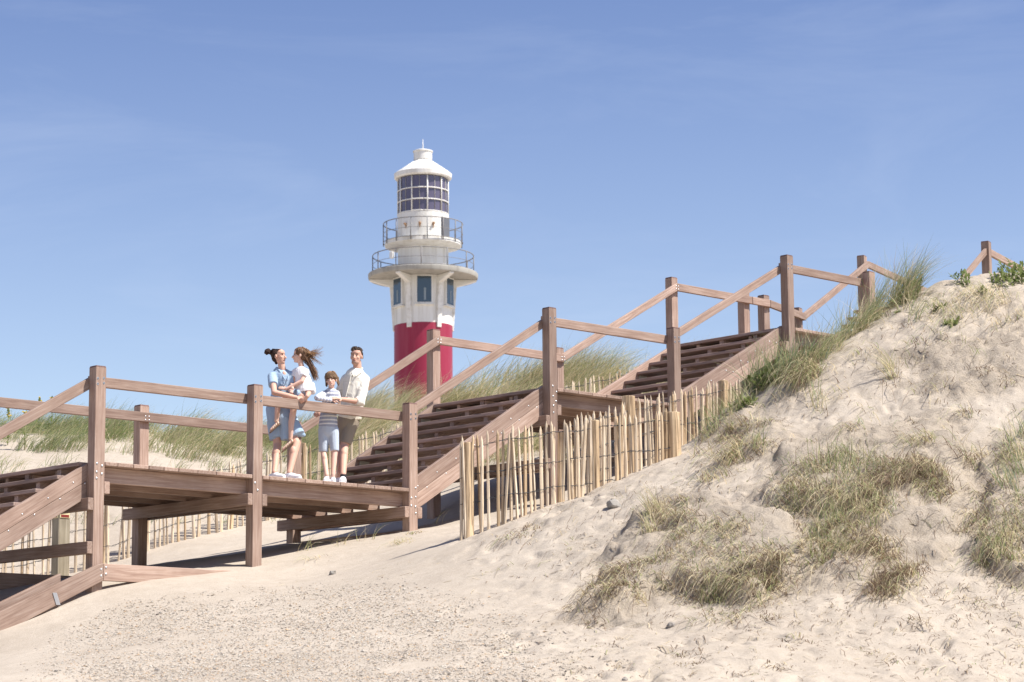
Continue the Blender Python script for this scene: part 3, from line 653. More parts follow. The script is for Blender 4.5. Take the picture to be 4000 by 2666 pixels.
def railing(R, z, n, h, off=0, mid=(.5,), low=True, r=.03):
    rt = empty_part('gallery_railing', LH)
    for k in range(n):
        d = ldir(off+360*k/n); p = Vector((LC.x, LC.y, 0))+d*R
        tube('baluster', [(p.x, p.y, z-.12), (p.x, p.y, z+h)], r*1.15, M_RUSTR, rt, 6)
    for hh, rr in [(h, r), *[(h*m, r*.5) for m in mid], *([(.08, r*.8)] if low else [])]:
        path = []
        for i in range(97): d = ldir(i*3.75); p = Vector((LC.x, LC.y, 0))+d*R; path.append((p.x, p.y, z+hh))
        tube('rail_ring', path, rr, M_RUSTR, rt, 6)
def empty_part(name, parent):
    o = bpy.data.objects.new(name, None); o.empty_display_size = .2; link(o, parent, W[parent.name].copy()); return o
railing(lm(201), zgt, 12, 1.09, -2); railing(lm(158), z2t-.1, 15, 1.22, 6)
# glazing
lathe('lantern_glazing', [(Rd3*.955, zl0), (Rd3*.955, zl1)], M_GLASS, cap=True)
for k in range(10):
    d = ldir(10+36*k); p = Vector((LC.x, LC.y, 0))+d*(Rd3*.985)
    tube('glazing_bar', [(p.x, p.y, zl0), (p.x, p.y, zl1)], .045, M_WHITE, LH, 6)
    d = ldir(28+36*k); p = Vector((LC.x, LC.y, 0))+d*(Rd3*.965)
    tube('glazing_bar', [(p.x, p.y, zl0), (p.x, p.y, zl1)], .018, M_CONC, LH, 5)
for m in (.02, .345, .665):
    z_ = zl0+(zl1-zl0)*m; path = [tuple(Vector((LC.x, LC.y, z_))+ldir(i*5)*(Rd3*.985)) for i in range(73)]
    tube('glazing_ring', path, .04, M_WHITE, LH, 6)
ze0, ze1 = lz(702), lz(681)
Re = lm(116); zn = lz(632); zn1 = lz(592); Rn = lm(37)
rf = lathe('roof', [(Rd3*.98, ze0-.02), (Re-.10, ze0-.02), (Re-.02, ze0+.05), (Re, ze1-.04), (Re-.05, ze1), (Rn*1.02, zn), (Rn, zn)], M_WHITE)
vent = lathe('vent', [(Rn*.96, zn-.03), (Rn*.96, zn+.09), (Rn, zn+.09), (Rn, zn1-.06), (Rn+.05, zn1-.06), (Rn+.05, zn1), (Rn-.1, zn1+.06)], M_WHITE, rf, n=40)
zs = lz(545); tube('lightning_rod', [(LC.x, LC.y, zn1), (LC.x, LC.y, zn1+.3), (LC.x, LC.y, zs)], [.05, .035, .012], M_WHITE, rf, 6)
for k in range(12):
    d = ldir(7+30*k); c = Vector((LC.x, LC.y, 0)); tube('roof_seam', [c+d*(Re-.07)+Vector((0, 0, ze1+.0)), c+d*(Rn+.02)+Vector((0, 0, zn))], .022, M_WHITE, rf, 5)
# door, rusty sockets, camera box
d = ldir(60); t = Vector((-d.y, d.x, 0)); c = Vector((LC.x, LC.y, 0))
prism('door', [c+d*(Rd3-.15)-t*.42+Vector((0, 0, z2t+.12)), c+d*(Rd3-.15)+t*.42+Vector((0, 0, z2t+.12)), c+d*(Rd3-.15)+t*.42+Vector((0, 0, lz(862))), c+d*(Rd3-.15)-t*.42+Vector((0, 0, lz(862)))], d*.19, t, M_DOOR, LH, .01)
for a in (-41, -7, 23):
    d = ldir(a); q_ = c+d*(Rd3+.02)+Vector((0, 0, lz(892)))
    s_ = tube('rusty_socket', [q_-d*.1, q_+d*.14], [.085, .065], M_RUST, LH, 9)
    prism('rust_stain', [q_-Vector((-d.y, d.x, 0))*.02+Vector((0, 0, -.26)), q_+Vector((-d.y, d.x, 0))*.02+Vector((0, 0, -.30)), q_+Vector((-d.y, d.x, 0))*.07, q_-Vector((-d.y, d.x, 0))*.07], d*.004, (0, 0, 1), M_RUST, s_, 0)
d = ldir(-37); q_ = c+d*lm(196)+Vector((0, 0, zgt+.62)); t = Vector((-d.y, d.x, 0))
prism('camera_box', [q_-t*.12+Vector((0, 0, -.12)), q_+t*.12+Vector((0, 0, -.12)), q_+t*.12+Vector((0, 0, .28)), q_-t*.12+Vector((0, 0, .28))], d*.2, t, M_WHITE, LH, .02)
# ------------------------------------------------------------------ grasses and plants
WIND = np.array([HR[0], HR[1]])   # blows towards picture right
def blades(B, L, width, lean, bend, segs=4, spread=1.0, winddir=None, seed=0, droop=0.0):
    """B: (n,3) feet; returns verts, faces of n curved tapering blades"""
    q = np.random.default_rng(seed); n = len(B); L = np.broadcast_to(L, n)*q.uniform(.6, 1.15, n)
    th = q.uniform(0, 6.2832, n); ra = np.abs(q.normal(0, 1, n))*.32*spread
    wd = WIND if winddir is None else np.array(winddir)
    d0 = np.stack([np.cos(th)*ra+wd[0]*lean, np.sin(th)*ra+wd[1]*lean], 1)
    bd = bend*q.uniform(.4, 1.6, n)
    tq = q.uniform(0, 6.2832, n); wv = np.stack([np.cos(tq), np.sin(tq), np.zeros(n)], 1)
    ts = np.linspace(0, 1, segs+1); vs = []
    for t in ts:
        x = d0*t[..., None] if False else d0*t
        h = x + (wd[None, :]*bd[:, None] + d0*.6)*t*t
        z = t-(np.hypot(h[:, 0], h[:, 1])**2)*.30-droop*t*t
        P = B+np.stack([h[:, 0]*L, h[:, 1]*L, z*L], 1)
        wdt = width*(1-t**1.5)*.5+.0004
        vs.append(P-wv*wdt); vs.append(P+wv*wdt)
    V = np.stack(vs, 1); m = V.shape[1]; base = (np.arange(n)*m)[:, None]
    F = []
    for s in range(segs): F.append(base+np.array([[2*s, 2*s+1, 2*s+3, 2*s+2]]))
    F = np.stack(F, 1).reshape(-1, 4)
    return V.reshape(-1, 3), F, segs
class Sheaf:
    def __init__(s): s.V = []; s.F = []; s.M = []; s.n = 0
    def add(s, B, L, width, lean, bend, mats, spread=1., winddir=None, seed=0, droop=0., segs=4):
        if len(B) == 0: return
        V, F, sg = blades(np.array(B, float), L, width, lean, bend, segs, spread, winddir, seed, droop)
        s.V.append(V); s.F.append(F+s.n); s.n += len(V)
        q = np.random.default_rng(seed+999); mi = q.choice(len(GRASS), len(B), p=np.array(mats)/sum(mats)); s.M.append(np.repeat(mi, sg))
    def build(s, name, parent=None, M=None):
        return mesh_obj(name, np.concatenate(s.V), np.concatenate(s.F), GRASS, parent, M, midx=np.concatenate(s.M))
def gz(x, y):
    a = (x-CAM[0])*HR[0]+(y-CAM[1])*HR[1]; b = (x-CAM[0])*HF[0]+(y-CAM[1])*HF[1]; return hz(a, b)
def scatter_tuft(c, n, r, q):
    a = q.uniform(0, 6.2832, n); rr = r*np.sqrt(q.random(n)); x = c[0]+rr*np.cos(a); y = c[1]+rr*np.sin(a)
    return np.stack([x, y, gz(x, y)-.02], 1)
q = np.random.default_rng(11)
# --- the marram on the dune behind: one mass
sh = Sheaf(); cnt = 0
for k in range(1500):
    u = q.uniform(-12.5, 9.0); d = q.uniform(41.0, 48.5)
    # density: closed near the crest, open lower down; denser to the right of the lighthouse
    crest = 46.0 + (1.8 if u > -3 else 0); f_ = math.exp(-((d-crest)/ (1.6 if u < -4 else 3.6))**2)
    if q.random() > f_*(1.0 if u > -4 else .85)+.05: continue
    if vnoise(np.array([u*.9]), np.array([d*.9]), 77)[0] < -.22: continue
    x = CAM[0]+u*HR[0]+d*HF[0]; y = CAM[1]+u*HR[1]+d*HF[1]
    right = u > -3.2; n = int(q.integers(55, 110)); L = q.uniform(.62, 1.05) if right else q.uniform(.38, .72)
    mats = ([.13, .33, .48, .03, .03] if right else [.24, .38, .30, .03, .05])
    if u < -7: mats = [.42, .36, .15, .02, .05]
    elif q.random() < .3: mats = [.12, .25, .58, .03, .02] if right else [.25, .3, .38, .05, .02]
    sh.add(scatter_tuft((x, y), n, q.uniform(.15, .4), q), L, .009, .32, .45, mats, 1.1, seed=int(k)+5000)
for k in range(260):   # sparse shoots lower on the open sand
    u = q.uniform(-12.5, 3.5); d = q.uniform(39.5, 44.5); x = CAM[0]+u*HR[0]+d*HF[0]; y = CAM[1]+u*HR[1]+d*HF[1]
    sh.add(scatter_tuft((x, y), int(q.integers(5, 22)), q.uniform(.05, .25), q), q.uniform(.25, .5), .008, .2, .5, [.3, .35, .25, .08, .02], 1.4, seed=int(k)+9000)
o = sh.build('marram_grass'); tag(o, 'wind bent pale green marram grass covering the dune behind the stairs', 'grass', kind='stuff')

# --- big single clumps one can tell apart
def clump(label, pts_px, n, L, mats, r=.14, lean=.25, bend=.4, spread=1., dead=.0, seed=1, cat='grass clump', name='grass_clump'):
    P = [hit(px, py) for px, py in pts_px]; P = [p for p in P if p is not None]
    if not P: print('MISS', label); return
    qq = np.random.default_rng(seed); root = empty(name, P[0], label, cat)
    s = Sheaf()
    for i, p in enumerate(P): s.add(scatter_tuft((p.x, p.y), n, r, qq), L, .0075, lean, bend, mats, spread, seed=seed*31+i)
    s.build('blades', root)
    s2 = Sheaf()
    for i, p in enumerate(P): s2.add(scatter_tuft((p.x, p.y), int(n*.5), r*1.15, qq), L*.6, .006, lean*.3, .3, [.0, .1, .6, .3, 0], 2.4, seed=seed*37+i, droop=.55)
    s2.build('dead_thatch', root)
    return root
TALL = [.22, .30, .34, .04, .10]
clump('tallest wind bent marram clump standing on the right dune crest', [(3500, 1195), (3450, 1225), (3400, 1262), (3540, 1180)], 165, .84, TALL, .16, .12, .3, .8, seed=3)
clump('dense green marram clump with broad leaves at the dune crest beneath the upper landing', [(3240, 1375), (3300, 1330), (3350, 1300), (3180, 1420)], 110, .62, TALL, .17, .15, .4, 1.1, seed=4)
clump('marram clump at the dune edge hiding the foot of the upper stair stringer', [(2960, 1520), (3010, 1500), (3060, 1480), (3110, 1450)], 95, .62, [.34, .3, .12, .04, .2], .18, .0, .2, 1.2, seed=5)
clump('low tangled grass clump at the dune edge just right of the last fence stakes', [(2790, 1660), (2830, 1640), (2870, 1600), (2760, 1700), (2900, 1570)], 42, .34, [.25, .28, .36, .08, .03], .15, -.15, .1, 1.7, seed=6)
clump('dry straw tuft hanging over the sand ledge above the smooth slope', [(2560, 2000), (2580, 2040), (2540, 2080)], 46, .36, [.06, .16, .60, .18, 0], .10, -.2, .0, 1.2, seed=7)
clump('green grass clump in the middle of the right dune face above brown roots', [(3330, 1800), (3260, 1840), (3380, 1850), (3310, 1900), (3200, 1830)], 50, .36, [.32, .26, .22, .14, .06], .26, -.05, .1, 1.6, seed=8)
clump('grass clump spilling down below the green one on the dune face', [(3200, 1990), (3280, 2010), (3360, 2040), (3400, 1980), (3150, 1930)], 40, .30, [.24, .24, .26, .24, .02], .26, -.1, .0, 1.8, seed=9)
clump('green and straw clump trailing down the sand left of the bare gully', [(3210, 2080), (3240, 2140), (3200, 2200), (3270, 2040)], 42, .30, [.26, .28, .30, .10, .06], .13, -.1, .05, 1.5, seed=10)
clump('bluish grass clump at the right picture edge', [(3960, 1780), (3990, 1850), (3940, 1900), (3985, 1700)], 55, .36, [.2, .25, .3, .08, .17], .14, -.15, .0, 1.4, seed=12)
clump('dark grassy clump at the right edge low on the dune', [(3900, 2120), (3950, 2180), (3980, 2090), (3860, 2180)], 45, .26, [.22, .26, .3, .17, .05], .15, -.1, .0, 1.7, seed=13)
clump('short green tuft alone on the mat of roots at the foot of the dune', [(2760, 2330), (2800, 2350)], 24, .24, [.4, .3, .2, .05, .05], .09, .0, .1, 1.5, seed=14)
clump('thin tall shoots in a small group on the upper bare sand', [(3180, 1560), (3190, 1600)], 12, .50, [.3, .4, .3, 0, 0], .10, -.1, .3, .9, seed=15)
clump('sparse upright shoots on the bare sand below the ridge clump', [(3560, 1230), (3570, 1260)], 14, .45, [.4, .3, .2, 0, .1], .08, .2, .3, .7, seed=16)
clump('pale arching tuft in the upper middle of the bare dune face', [(3490, 1480), (3480, 1440)], 26, .45, [.15, .3, .5, .05, 0], .07, -.3, -.3, 1.0, seed=17)
clump('three bent shoots between the fence end and the dune mat', [(2940, 1745), (2960, 1760)], 12, .42, [.3, .4, .3, 0, 0], .08, .1, .2, 1.1, seed=18)
clump('sunlit tuft on the lower left nose of the sand ledge', [(2300, 2390), (2340, 2370), (2380, 2330)], 16, .14, [.08, .15, .5, .27, 0], .10, -.2, .0, 1.6, seed=19)
for k, (px, py, lb) in enumerate(((1330, 2130, 'thin dry shoots growing under the middle of the landing'), (1430, 2112, 'few dry shoots under the right end of the landing'), (1690, 2050, 'two arching dry shoots beside the foot of the back stair post'), (1200, 2150, 'low shoots in the shade behind the middle landing post'))):
    clump(lb, [(px, py)], 9, .36, [.1, .3, .6, 0, 0], .14, .1, .5, 1.0, seed=40+k)

# --- mats of roots, dead stems and low shoots on the dune face: ground cover
cov = Sheaf()
def area(poly, ntuft, per, L, mats, r=.12, lean=-.1, bend=0., spread=1.8, droop=.3, seed=0):
    qq = np.random.default_rng(seed); poly = np.array(poly, float); lo, hi = poly.min(0), poly.max(0); k = 0; tries = 0
    while k < ntuft and tries < ntuft*30:
        tries += 1; p = lo+(hi-lo)*qq.random(2); ins = False
        for i in range(len(poly)):
            a, b = poly[i], poly[(i+1) % len(poly)]
            if (a[1] > p[1]) != (b[1] > p[1]) and p[0] < (b[0]-a[0])*(p[1]-a[1])/(b[1]-a[1])+a[0]: ins = not ins
        if not ins: continue
        h = hit(p[0], p[1])
        if h is None: continue
        if vnoise(np.array([h.x*2.2]), np.array([h.y*2.2]), 91)[0] < -.06: k += .3; continue
        hang = qq.random() < .7
        wdr = (-HF*.75-HR*.45) if hang else WIND
        cov.add(scatter_tuft((h.x, h.y), int(per*qq.uniform(.35, 1.4)), r*qq.uniform(.6, 2.0), qq), L*qq.uniform(.7, 1.7), .0085, 1.3 if hang else lean, bend, mats, spread*(.7 if hang else 1), winddir=wdr, seed=seed*1000+int(k*3), droop=droop*qq.uniform(.2, 1.6)); k += 1
DRY = [.05, .20, .35, .40, 0]; BRN = [.02, .08, .25, .65, 0]; MIX = [.10, .21, .31, .37, .01]
for i, (pp, hh) in enumerate(LEDGES[:5]):
    area(pp, (250, 250, 120, 26, 120)[i], 12, (.15, .19, .17, .14, .19)[i], (DRY, MIX, DRY, DRY, MIX)[i], seed=60+i)
area([(2230, 2330), (2420, 2200), (2500, 2330), (2380, 2440), (2240, 2430)], 40, 20, .13, BRN, .1, -.3, seed=70)
area([(2620, 2280), (3050, 2240), (3040, 2400), (2760, 2440)], 60, 10, .15, MIX, .12, seed=71)
area([(3380, 2180), (3600, 2100), (3620, 2240), (3430, 2350)], 34, 24, .20, BRN, .12, 0, seed=72)
area([(3400, 1780), (3820, 1760), (3800, 1900), (3450, 1900)], 46, 22, .22, BRN, .14, .2, seed=73)
area([(2740, 1700), (2900, 1580), (3060, 1640), (2820, 1900), (2700, 1880)], 36, 20, .24, DRY, .12, -.2, seed=74)
area([(3020, 1470), (3300, 1330), (3420, 1270), (3500, 1200), (3540, 1220), (3340, 1360), (3120, 1520)], 70, 28, .28, MIX, .12, 0, seed=75)
area([(3560, 1170), (3860, 1100), (4010, 1090), (4010, 1260), (3700, 1260)], 38, 14, .26, [.1, .2, .6, .1, 0], .15, .4, .3, seed=76)
area([(3100, 1350), (4000, 1150), (4000, 2200), (3000, 2200), (2850, 1700)], 170, 6, .17, DRY, .12, -.1, seed=77)
area([(2250, 2420), (4000, 2250), (4000, 2660), (2200, 2660)], 130, 6, .09, BRN, .09, 0, seed=78, droop=.8)
area([(1830, 2140), (2600, 1820), (2700, 1900), (2400, 2150), (1900, 2300)], 26, 5, .14, DRY, .08, -.3, seed=79, droop=.7)
area([(980, 2215), (1560, 2110), (1600, 2095), (1600, 2120), (1300, 2180)], 26, 7, .16, [.05, .15, .7, .1, 0], .1, .1, seed=80)
area([(2980, 2200), (3060, 2180), (3090, 2330), (3000, 2330)], 10, 20, .2, BRN, .1, 0, seed=81)
for px, py, n_b, l_b in ((2075, 2065, 60, .2), (2060, 2090, 30, .15), (3450, 2290, 110, .24), (3500, 2250, 70, .2), (3590, 2430, 40, .18), (3010, 2420, 45, .2), (3130, 2070, 60, .2), (2900, 2240, 60, .2), (3760, 2080, 50, .2), (3850, 1450, 60, .16), (3940, 1500, 60, .16), (3780, 1620, 50, .18), (3480, 1500, 36, .2), (2980, 1660, 50, .18), (2900, 1720, 60, .18), (3600, 1350, 30, .16), (2690, 2560, 30, .16), (2690, 2600, 30, .14), (3050, 2610, 30, .16), (3800, 2350, 40, .16), (3090, 2500, 22, .2), (3380, 2540, 26, .16), (1620, 2085, 50, .13)):
    h = hit(px, py)
    if h is not None: cov.add(scatter_tuft((h.x, h.y), n_b, .13, q), l_b*1.15, .009, 0, 0, BRN if px > 2000 else DRY, 2.6, seed=px+py, droop=.75)
o = cov.build('dry_roots_and_shoots'); tag(o, 'tangled dry roots, dead stems and short shoots matted over the right dune face', 'ground cover', kind='stuff')

# --- leafy plants
def leafy(label, px, py, n, size, upright_=.5, seed=1, name='leafy_plant', cat='plant', group=None, flowers=0, stem=.0, rad=0.):
    h = hit(px, py)
    if h is None: print('MISS', label); return
    qq = random.Random(seed); root = empty(name, h-Vector((0, 0, .02)), label, cat, group); vs, fs = [], []
    for k in range(n):
        a = qq.random()*6.283; el = qq.uniform(.1, 1.2)*upright_+.15; L = size*qq.uniform(.6, 1.2); d = Vector((math.cos(a), math.sin(a), 0)); side = Vector((-d.y, d.x, 0))
        z0 = stem*qq.random(); ar, rr_ = qq.random()*6.283, rad*math.sqrt(qq.random()); b = h+Vector((rr_*math.cos(ar), rr_*math.sin(ar), z0))
        if rad: b.z += ground(b.x, b.y)-h.z
        for i in range(8):
            t = i/7; p = b+d*(L*t*math.cos(el))+Vector((0, 0, L*(t*math.sin(el)-.35*t*t*(1.3-el))))
            wd = L*.17*math.sin(math.pi*(t**.8))*(1.25 if i % 2 else .62)+.001
            i0 = len(vs); up = Vector((0, 0, wd*.3)); vs += [tuple(p-side*wd+up), tuple(p), tuple(p+side*wd+up)]
            if i: fs += [(i0-3, i0-2, i0+1, i0), (i0-2, i0-1, i0+2, i0+1)]
    mesh_obj('leaves', vs, fs, G_LEAF, root)
    if stem: tube('stem', [h, h+Vector((.01, 0, stem*.5)), h+Vector((.03, .01, stem*1.1))], [.008, .006, .004], G_OLIVE, root, 5)
    for k in range(flowers):
        a = qq.random()*6.283; c = h+Vector((math.cos(a)*size*.4*qq.random(), math.sin(a)*size*.4*qq.random(), stem*qq.uniform(.85, 1.15)))
        fv = []; ff = []
        for j in range(7): an = j*.8976; fv.append(tuple(c+Vector((math.cos(an)*.022, math.sin(an)*.022, .002*(j % 2)))))
        fv += [tuple(c+Vector((0, 0, .018))), tuple(c-Vector((0, 0, .012)))]
        ff = [(j, (j+1) % 7, 7) for j in range(7)]+[((j+1) % 7, j, 8) for j in range(7)]
        mesh_obj('flower', fv, ff, G_YEL, root)
leafy('small leafy plant with yellowish lobed leaves on the bare upper sand', 3715, 1275, 44, .11, .8, 1, rad=.10)
leafy('smaller leafy plant directly above and left of the yellowish one', 3665, 1210, 30, .10, .8, 2, rad=.08)
leafy('tiny leafy sprout near the sand crest at the right', 3840, 1145, 14, .12, .8, 3)
leafy('tiny leafy sprout below the tallest marram clump', 3505, 1225, 8, .10, .8, 4)
leafy('upright leafy plant on the crest left of the last post', 3755, 1108, 60, .10, 1.0, 5, stem=.12, rad=.14)
leafy('dark green bushy plant on the crest at the right picture edge', 3990, 1095, 170, .12, .9, 6, stem=.20, rad=.34)
leafy('low bushy plant on the crest just right of the last post', 3930, 1098, 110, .10, .9, 7, stem=.10, rad=.25)
leafy('bright green broad leaved plant at the dune edge beside the upper stringer', 2990, 1510, 120, .12, .9, 8, stem=.2, rad=.22)
leafy('bright green leafy plant creeping down the dune edge by the fence end', 2905, 1590, 70, .11, .8, 9, stem=.05, rad=.2)
leafy('green leafy plant inside the crest grass under the upper landing', 3240, 1350, 110, .12, .9, 10, stem=.18, rad=.24)
leafy('leafy plant with a curling stem right of the tallest marram clump', 3590, 1145, 22, .17, .8, 11, stem=.14)
for k, (px, py) in enumerate(((60, 1690), (150, 1700), (30, 1740), (95, 1760), (200, 1700), (20, 1640))):
    P_ = hit(px, py, 40, 52) or atD(px, py, 46)
    leafy(('ragwort with yellow flowers at the left picture edge, topmost', 'ragwort with yellow flowers right of the topmost one', 'yellow flowered ragwort low on the left dune slope', 'yellow flowered ragwort lowest in the green grass at left', 'yellow ragwort beside the sloping handrail at left', 'tall yellow ragwort showing above the back handrail at the left edge')[k], px, py, 16, .13, 1.0, 20+k, 'ragwort_plant', 'flower', 'ragwort plants on the left dune', 9, .62)

# --- shell grit strewn over the lower left slope, pebbles, one stone
qs = np.random.default_rng(5); PX = qs.uniform(60, 2500, 80000); PY = qs.uniform(2240, 2680, 80000)
lim = np.interp(PX, [0, 200, 500, 900, 1500, 1900, 2500], [2620, 2470, 2340, 2290, 2262, 2330, 2560])
keep = (PY > lim+qs.exponential(55, len(PX))) & (qs.random(len(PX)) < np.clip((PX-60)/300, .05, 1)*np.clip((2350-PX)/700, .04, 1))
PX, PY = PX[keep], PY[keep]
# sheet of world points: march all at once on the height field
d = np.linspace(21, 33.5, 260); dirs = RR[None, :]*((PX-2000)/F_PX)[:, None]-UU[None, :]*((PY-1333)/F_PX)[:, None]+_f[None, :]
kk = 1/(dirs[:, :2] @ HF); x = CAM[0]+dirs[:, 0:1]*kk[:, None]*d; y = CAM[1]+dirs[:, 1:2]*kk[:, None]*d; z = CAM[2]+dirs[:, 2:3]*kk[:, None]*d
below = gz(x, y) > z; ok = below.any(1); ii = below.argmax(1); ar = np.arange(len(PX))
x, y = x[ar, ii][ok], y[ar, ii][ok]
x = x+qs.normal(0, .04, len(x)); y = y+qs.normal(0, .04, len(x))
cl = fbm(x*1.6, y*1.6, 61, 3)+.35*fbm(x*6, y*6, 62, 2); kp = cl > qs.uniform(-.65, .02, len(x)); x, y = x[kp], y[kp]; z = gz(x, y)
n = len(x); sz = qs.gamma(2.0, .0026, n)+.003; an = qs.uniform(0, 6.28, n)
tv = np.array([(1, 0, 0), (-.2, .9, .1), (-.9, .1, 0), (-.1, -.8, .05), (0, 0, .55)])
ca_, sa_ = np.cos(an)[:, None], np.sin(an)[:, None]; tx = tv[None, :, 0]; ty = tv[None, :, 1]; tz = tv[None, :, 2]
VV = np.stack([x[:, None]+sz[:, None]*(tx*ca_-ty*sa_), y[:, None]+sz[:, None]*(tx*sa_+ty*ca_), z[:, None]+.003+sz[:, None]*tz*qs.uniform(.6, 1.3, n)[:, None]], 2).reshape(-1, 3)
fb = np.array([(0, 1, 4), (1, 2, 4), (2, 3, 4), (3, 0, 4)]); FF = (np.arange(n)*5)[:, None, None]+fb[None]
def flat(name, c): return newmat(name, .7, c)[0]
SH = [flat('shell_white', (.50, .46, .40)), flat('shell_grey', (.28, .25, .22)), flat('shell_orange', (.48, .34, .22)), flat('shell_dark', (.19, .16, .13)), flat('shell_tan', (.42, .35, .27))]
mi = np.repeat(qs.choice(5, n, p=[.24, .26, .14, .14, .22]), 4)
o = mesh_obj('shell_grit', VV, FF.reshape(-1, 3), SH, midx=mi); tag(o, 'shell grit and small pebbles strewn over the lower sand slope', 'shell grit', kind='stuff')
def stone(label, px, py, s, mat, seed):
    h = hit(px, py); bm = bmesh.new(); bmesh.ops.create_icosphere(bm, subdivisions=3, radius=s)
    for v in bm.verts:
        nn = mnoise.noise(v.co*(1.5/s)+Vector((seed, 0, 0))); v.co *= 1+.35*nn; v.co.z *= .75
        v.co.x = max(v.co.x, -.8*s); v.co.y = max(v.co.y, -.75*s)
    me = bpy.data.meshes.new('stone'); bm.to_mesh(me); bm.free(); me.materials.append(mat); o = bpy.data.objects.new('stone', me)
    link(o, None, Matrix.Translation(h+Vector((0, 0, s*.25)))@Euler((.2, .3, seed)).to_matrix().to_4x4()); tag(o, label, 'stone'); return o
M_STONE, n_, l_, b_ = newmat('pale_stone', .9, (.50, .46, .40))
_t = n_.new('ShaderNodeTexNoise'); _t.inputs['Scale'].default_value = 30; _t.inputs['Detail'].default_value = 5
_bp = n_.new('ShaderNodeBump'); _bp.inputs['Distance'].default_value = .02; l_.new(_t.outputs[0], _bp.inputs['Height']); l_.new(_bp.outputs[0], b_.inputs['Normal'])
_r = ramp(n_, [(.35, (.38, .34, .29)), (.65, (.60, .57, .52))]); l_.new(_t.outputs[0], _r.inputs[0]); l_.new(_r.outputs[0], b_.inputs['Base Color'])
stone('angular pale stone lying on the sand right of the near fence', 2400, 1985, .085, M_STONE, 1.3)
stone('small yellowish stone on the sand below the middle post', 1300, 2245, .05, M_STONE, 2.7)
stone('small dark stone at the foot of the bare ledge', 2440, 2660, .03, SH[1], 4.1)
stone('small rounded stone at the bottom of the dune mat', 2620, 2450, .045, SH[1], 3.3)
# a sprinkle of tiny dark plant crumbs on the dune face
NB = 9000; bx_ = qs.uniform(1900, 4000, NB); by_ = qs.uniform(1150, 2666, NB)
dd = np.linspace(21, 36, 300); dr_ = RR[None, :]*((bx_-2000)/F_PX)[:, None]-UU[None, :]*((by_-1333)/F_PX)[:, None]+_f[None, :]; k2 = 1/(dr_[:, :2] @ HF)
x2 = CAM[0]+dr_[:, 0:1]*k2[:, None]*dd; y2 = CAM[1]+dr_[:, 1:2]*k2[:, None]*dd; z2 = CAM[2]+dr_[:, 2:3]*k2[:, None]*dd
bl2 = gz(x2, y2) > z2; ok2 = bl2.any(1); i2 = bl2.argmax(1); a2_ = np.arange(NB); x2, y2 = x2[a2_, i2][ok2], y2[a2_, i2][ok2]
cl2 = fbm(x2*1.3, y2*1.3, 81, 3) > qs.uniform(-.35, .3, len(x2)); x2, y2 = x2[cl2], y2[cl2]; m2 = len(x2)
crumbs = Sheaf()
for j in range(12):
    sl_ = slice(j*m2//12, (j+1)*m2//12); a = j*.5236
    crumbs.add(np.stack([x2[sl_], y2[sl_], gz(x2[sl_], y2[sl_])+.006], 1), (.045 if j % 3 else .085), .010, 1.8, 0, [0, .03, .15, .82, 0], .5, (math.cos(a), math.sin(a)), 700+j, .8, segs=2)
o = crumbs.build('plant_crumbs'); tag(o, 'tiny dark crumbs of dry root and stem sprinkled on the dune sand', 'debris', kind='stuff')
# twigs and straws lying on the sand
tw = Sheaf()
for px0, px1, py0, py1, m_ in ((1000, 2300, 2180, 2660, 150), (2200, 4000, 2200, 2666, 300), (2900, 4000, 1200, 1700, 260), (1850, 2500, 1900, 2250, 90)):
    for k in range(m_):
        h = hit(qs.uniform(px0, px1), qs.uniform(py0, py1))
        if h is None: continue
        a = qs.uniform(0, 6.28)
        tw.add([h+Vector((0, 0, .012))], qs.gamma(2.5, .03)+.03, qs.uniform(.006, .012), 2.2, 0, [0, .05, .45, .5, 0], .2, (math.cos(a), math.sin(a)), int(k+px0), .9, segs=2)
o = tw.build('twigs_and_straws'); tag(o, 'small twigs and bits of straw lying scattered on the sand', 'debris', kind='stuff')
# ------------------------------------------------------------------ people
def simple(name, col, rough=.8, sss=0, bump=0, bscale=30, stripes=None):
    m, n, l, b = newmat(name, rough, col, spec=.25)
    if sss: b.inputs['Subsurface Weight'].default_value = sss; b.inputs['Subsurface Radius'].default_value = (.02, .008, .004)
    tc = n.new('ShaderNodeTexCoord')
    if bump:
        t = n.new('ShaderNodeTexNoise'); t.inputs['Scale'].default_value = bscale; t.inputs['Detail'].default_value = 3; t.inputs['Distortion'].default_value = 1.2
        l.new(tc.outputs['Object'], t.inputs[0]); bp = n.new('ShaderNodeBump'); bp.inputs['Strength'].default_value = bump; bp.inputs['Distance'].default_value = .03
        l.new(t.outputs[0], bp.inputs['Height']); l.new(bp.outputs[0], b.inputs['Normal'])
    if stripes:
        sx = n.new('ShaderNodeSeparateXYZ'); l.new(tc.outputs['Object'], sx.inputs[0])
        a = n.new('ShaderNodeMath'); a.operation = 'MULTIPLY'; a.inputs[1].default_value = stripes[0]; l.new(sx.outputs['XYZ'.index(stripes[2]) if len(stripes) > 2 else 2], a.inputs[0])
        f = n.new('ShaderNodeMath'); f.operation = 'FRACT'; l.new(a.outputs[0], f.inputs[0])
        g2 = n.new('ShaderNodeMath'); g2.operation = 'GREATER_THAN'; g2.inputs[1].default_value = .62; l.new(f.outputs[0], g2.inputs[0])
        mx = n.new('ShaderNodeMix'); mx.data_type = 'RGBA'; mx.inputs[6].default_value = (*col, 1); mx.inputs[7].default_value = (*stripes[1], 1)
        l.new(g2.outputs[0], mx.inputs[0]); l.new(mx.outputs[2], b.inputs['Base Color'])
    return m
SKIN = simple('skin', (.60, .36, .27), .55, .12); SKIN2 = simple('fair_skin', (.66, .43, .34), .55, .12)
HAIR_D = simple('dark_hair', (.045, .022, .016), .5, bump=.8, bscale=70); HAIR_M = simple('brown_hair', (.075, .045, .028), .5, bump=.9, bscale=70)
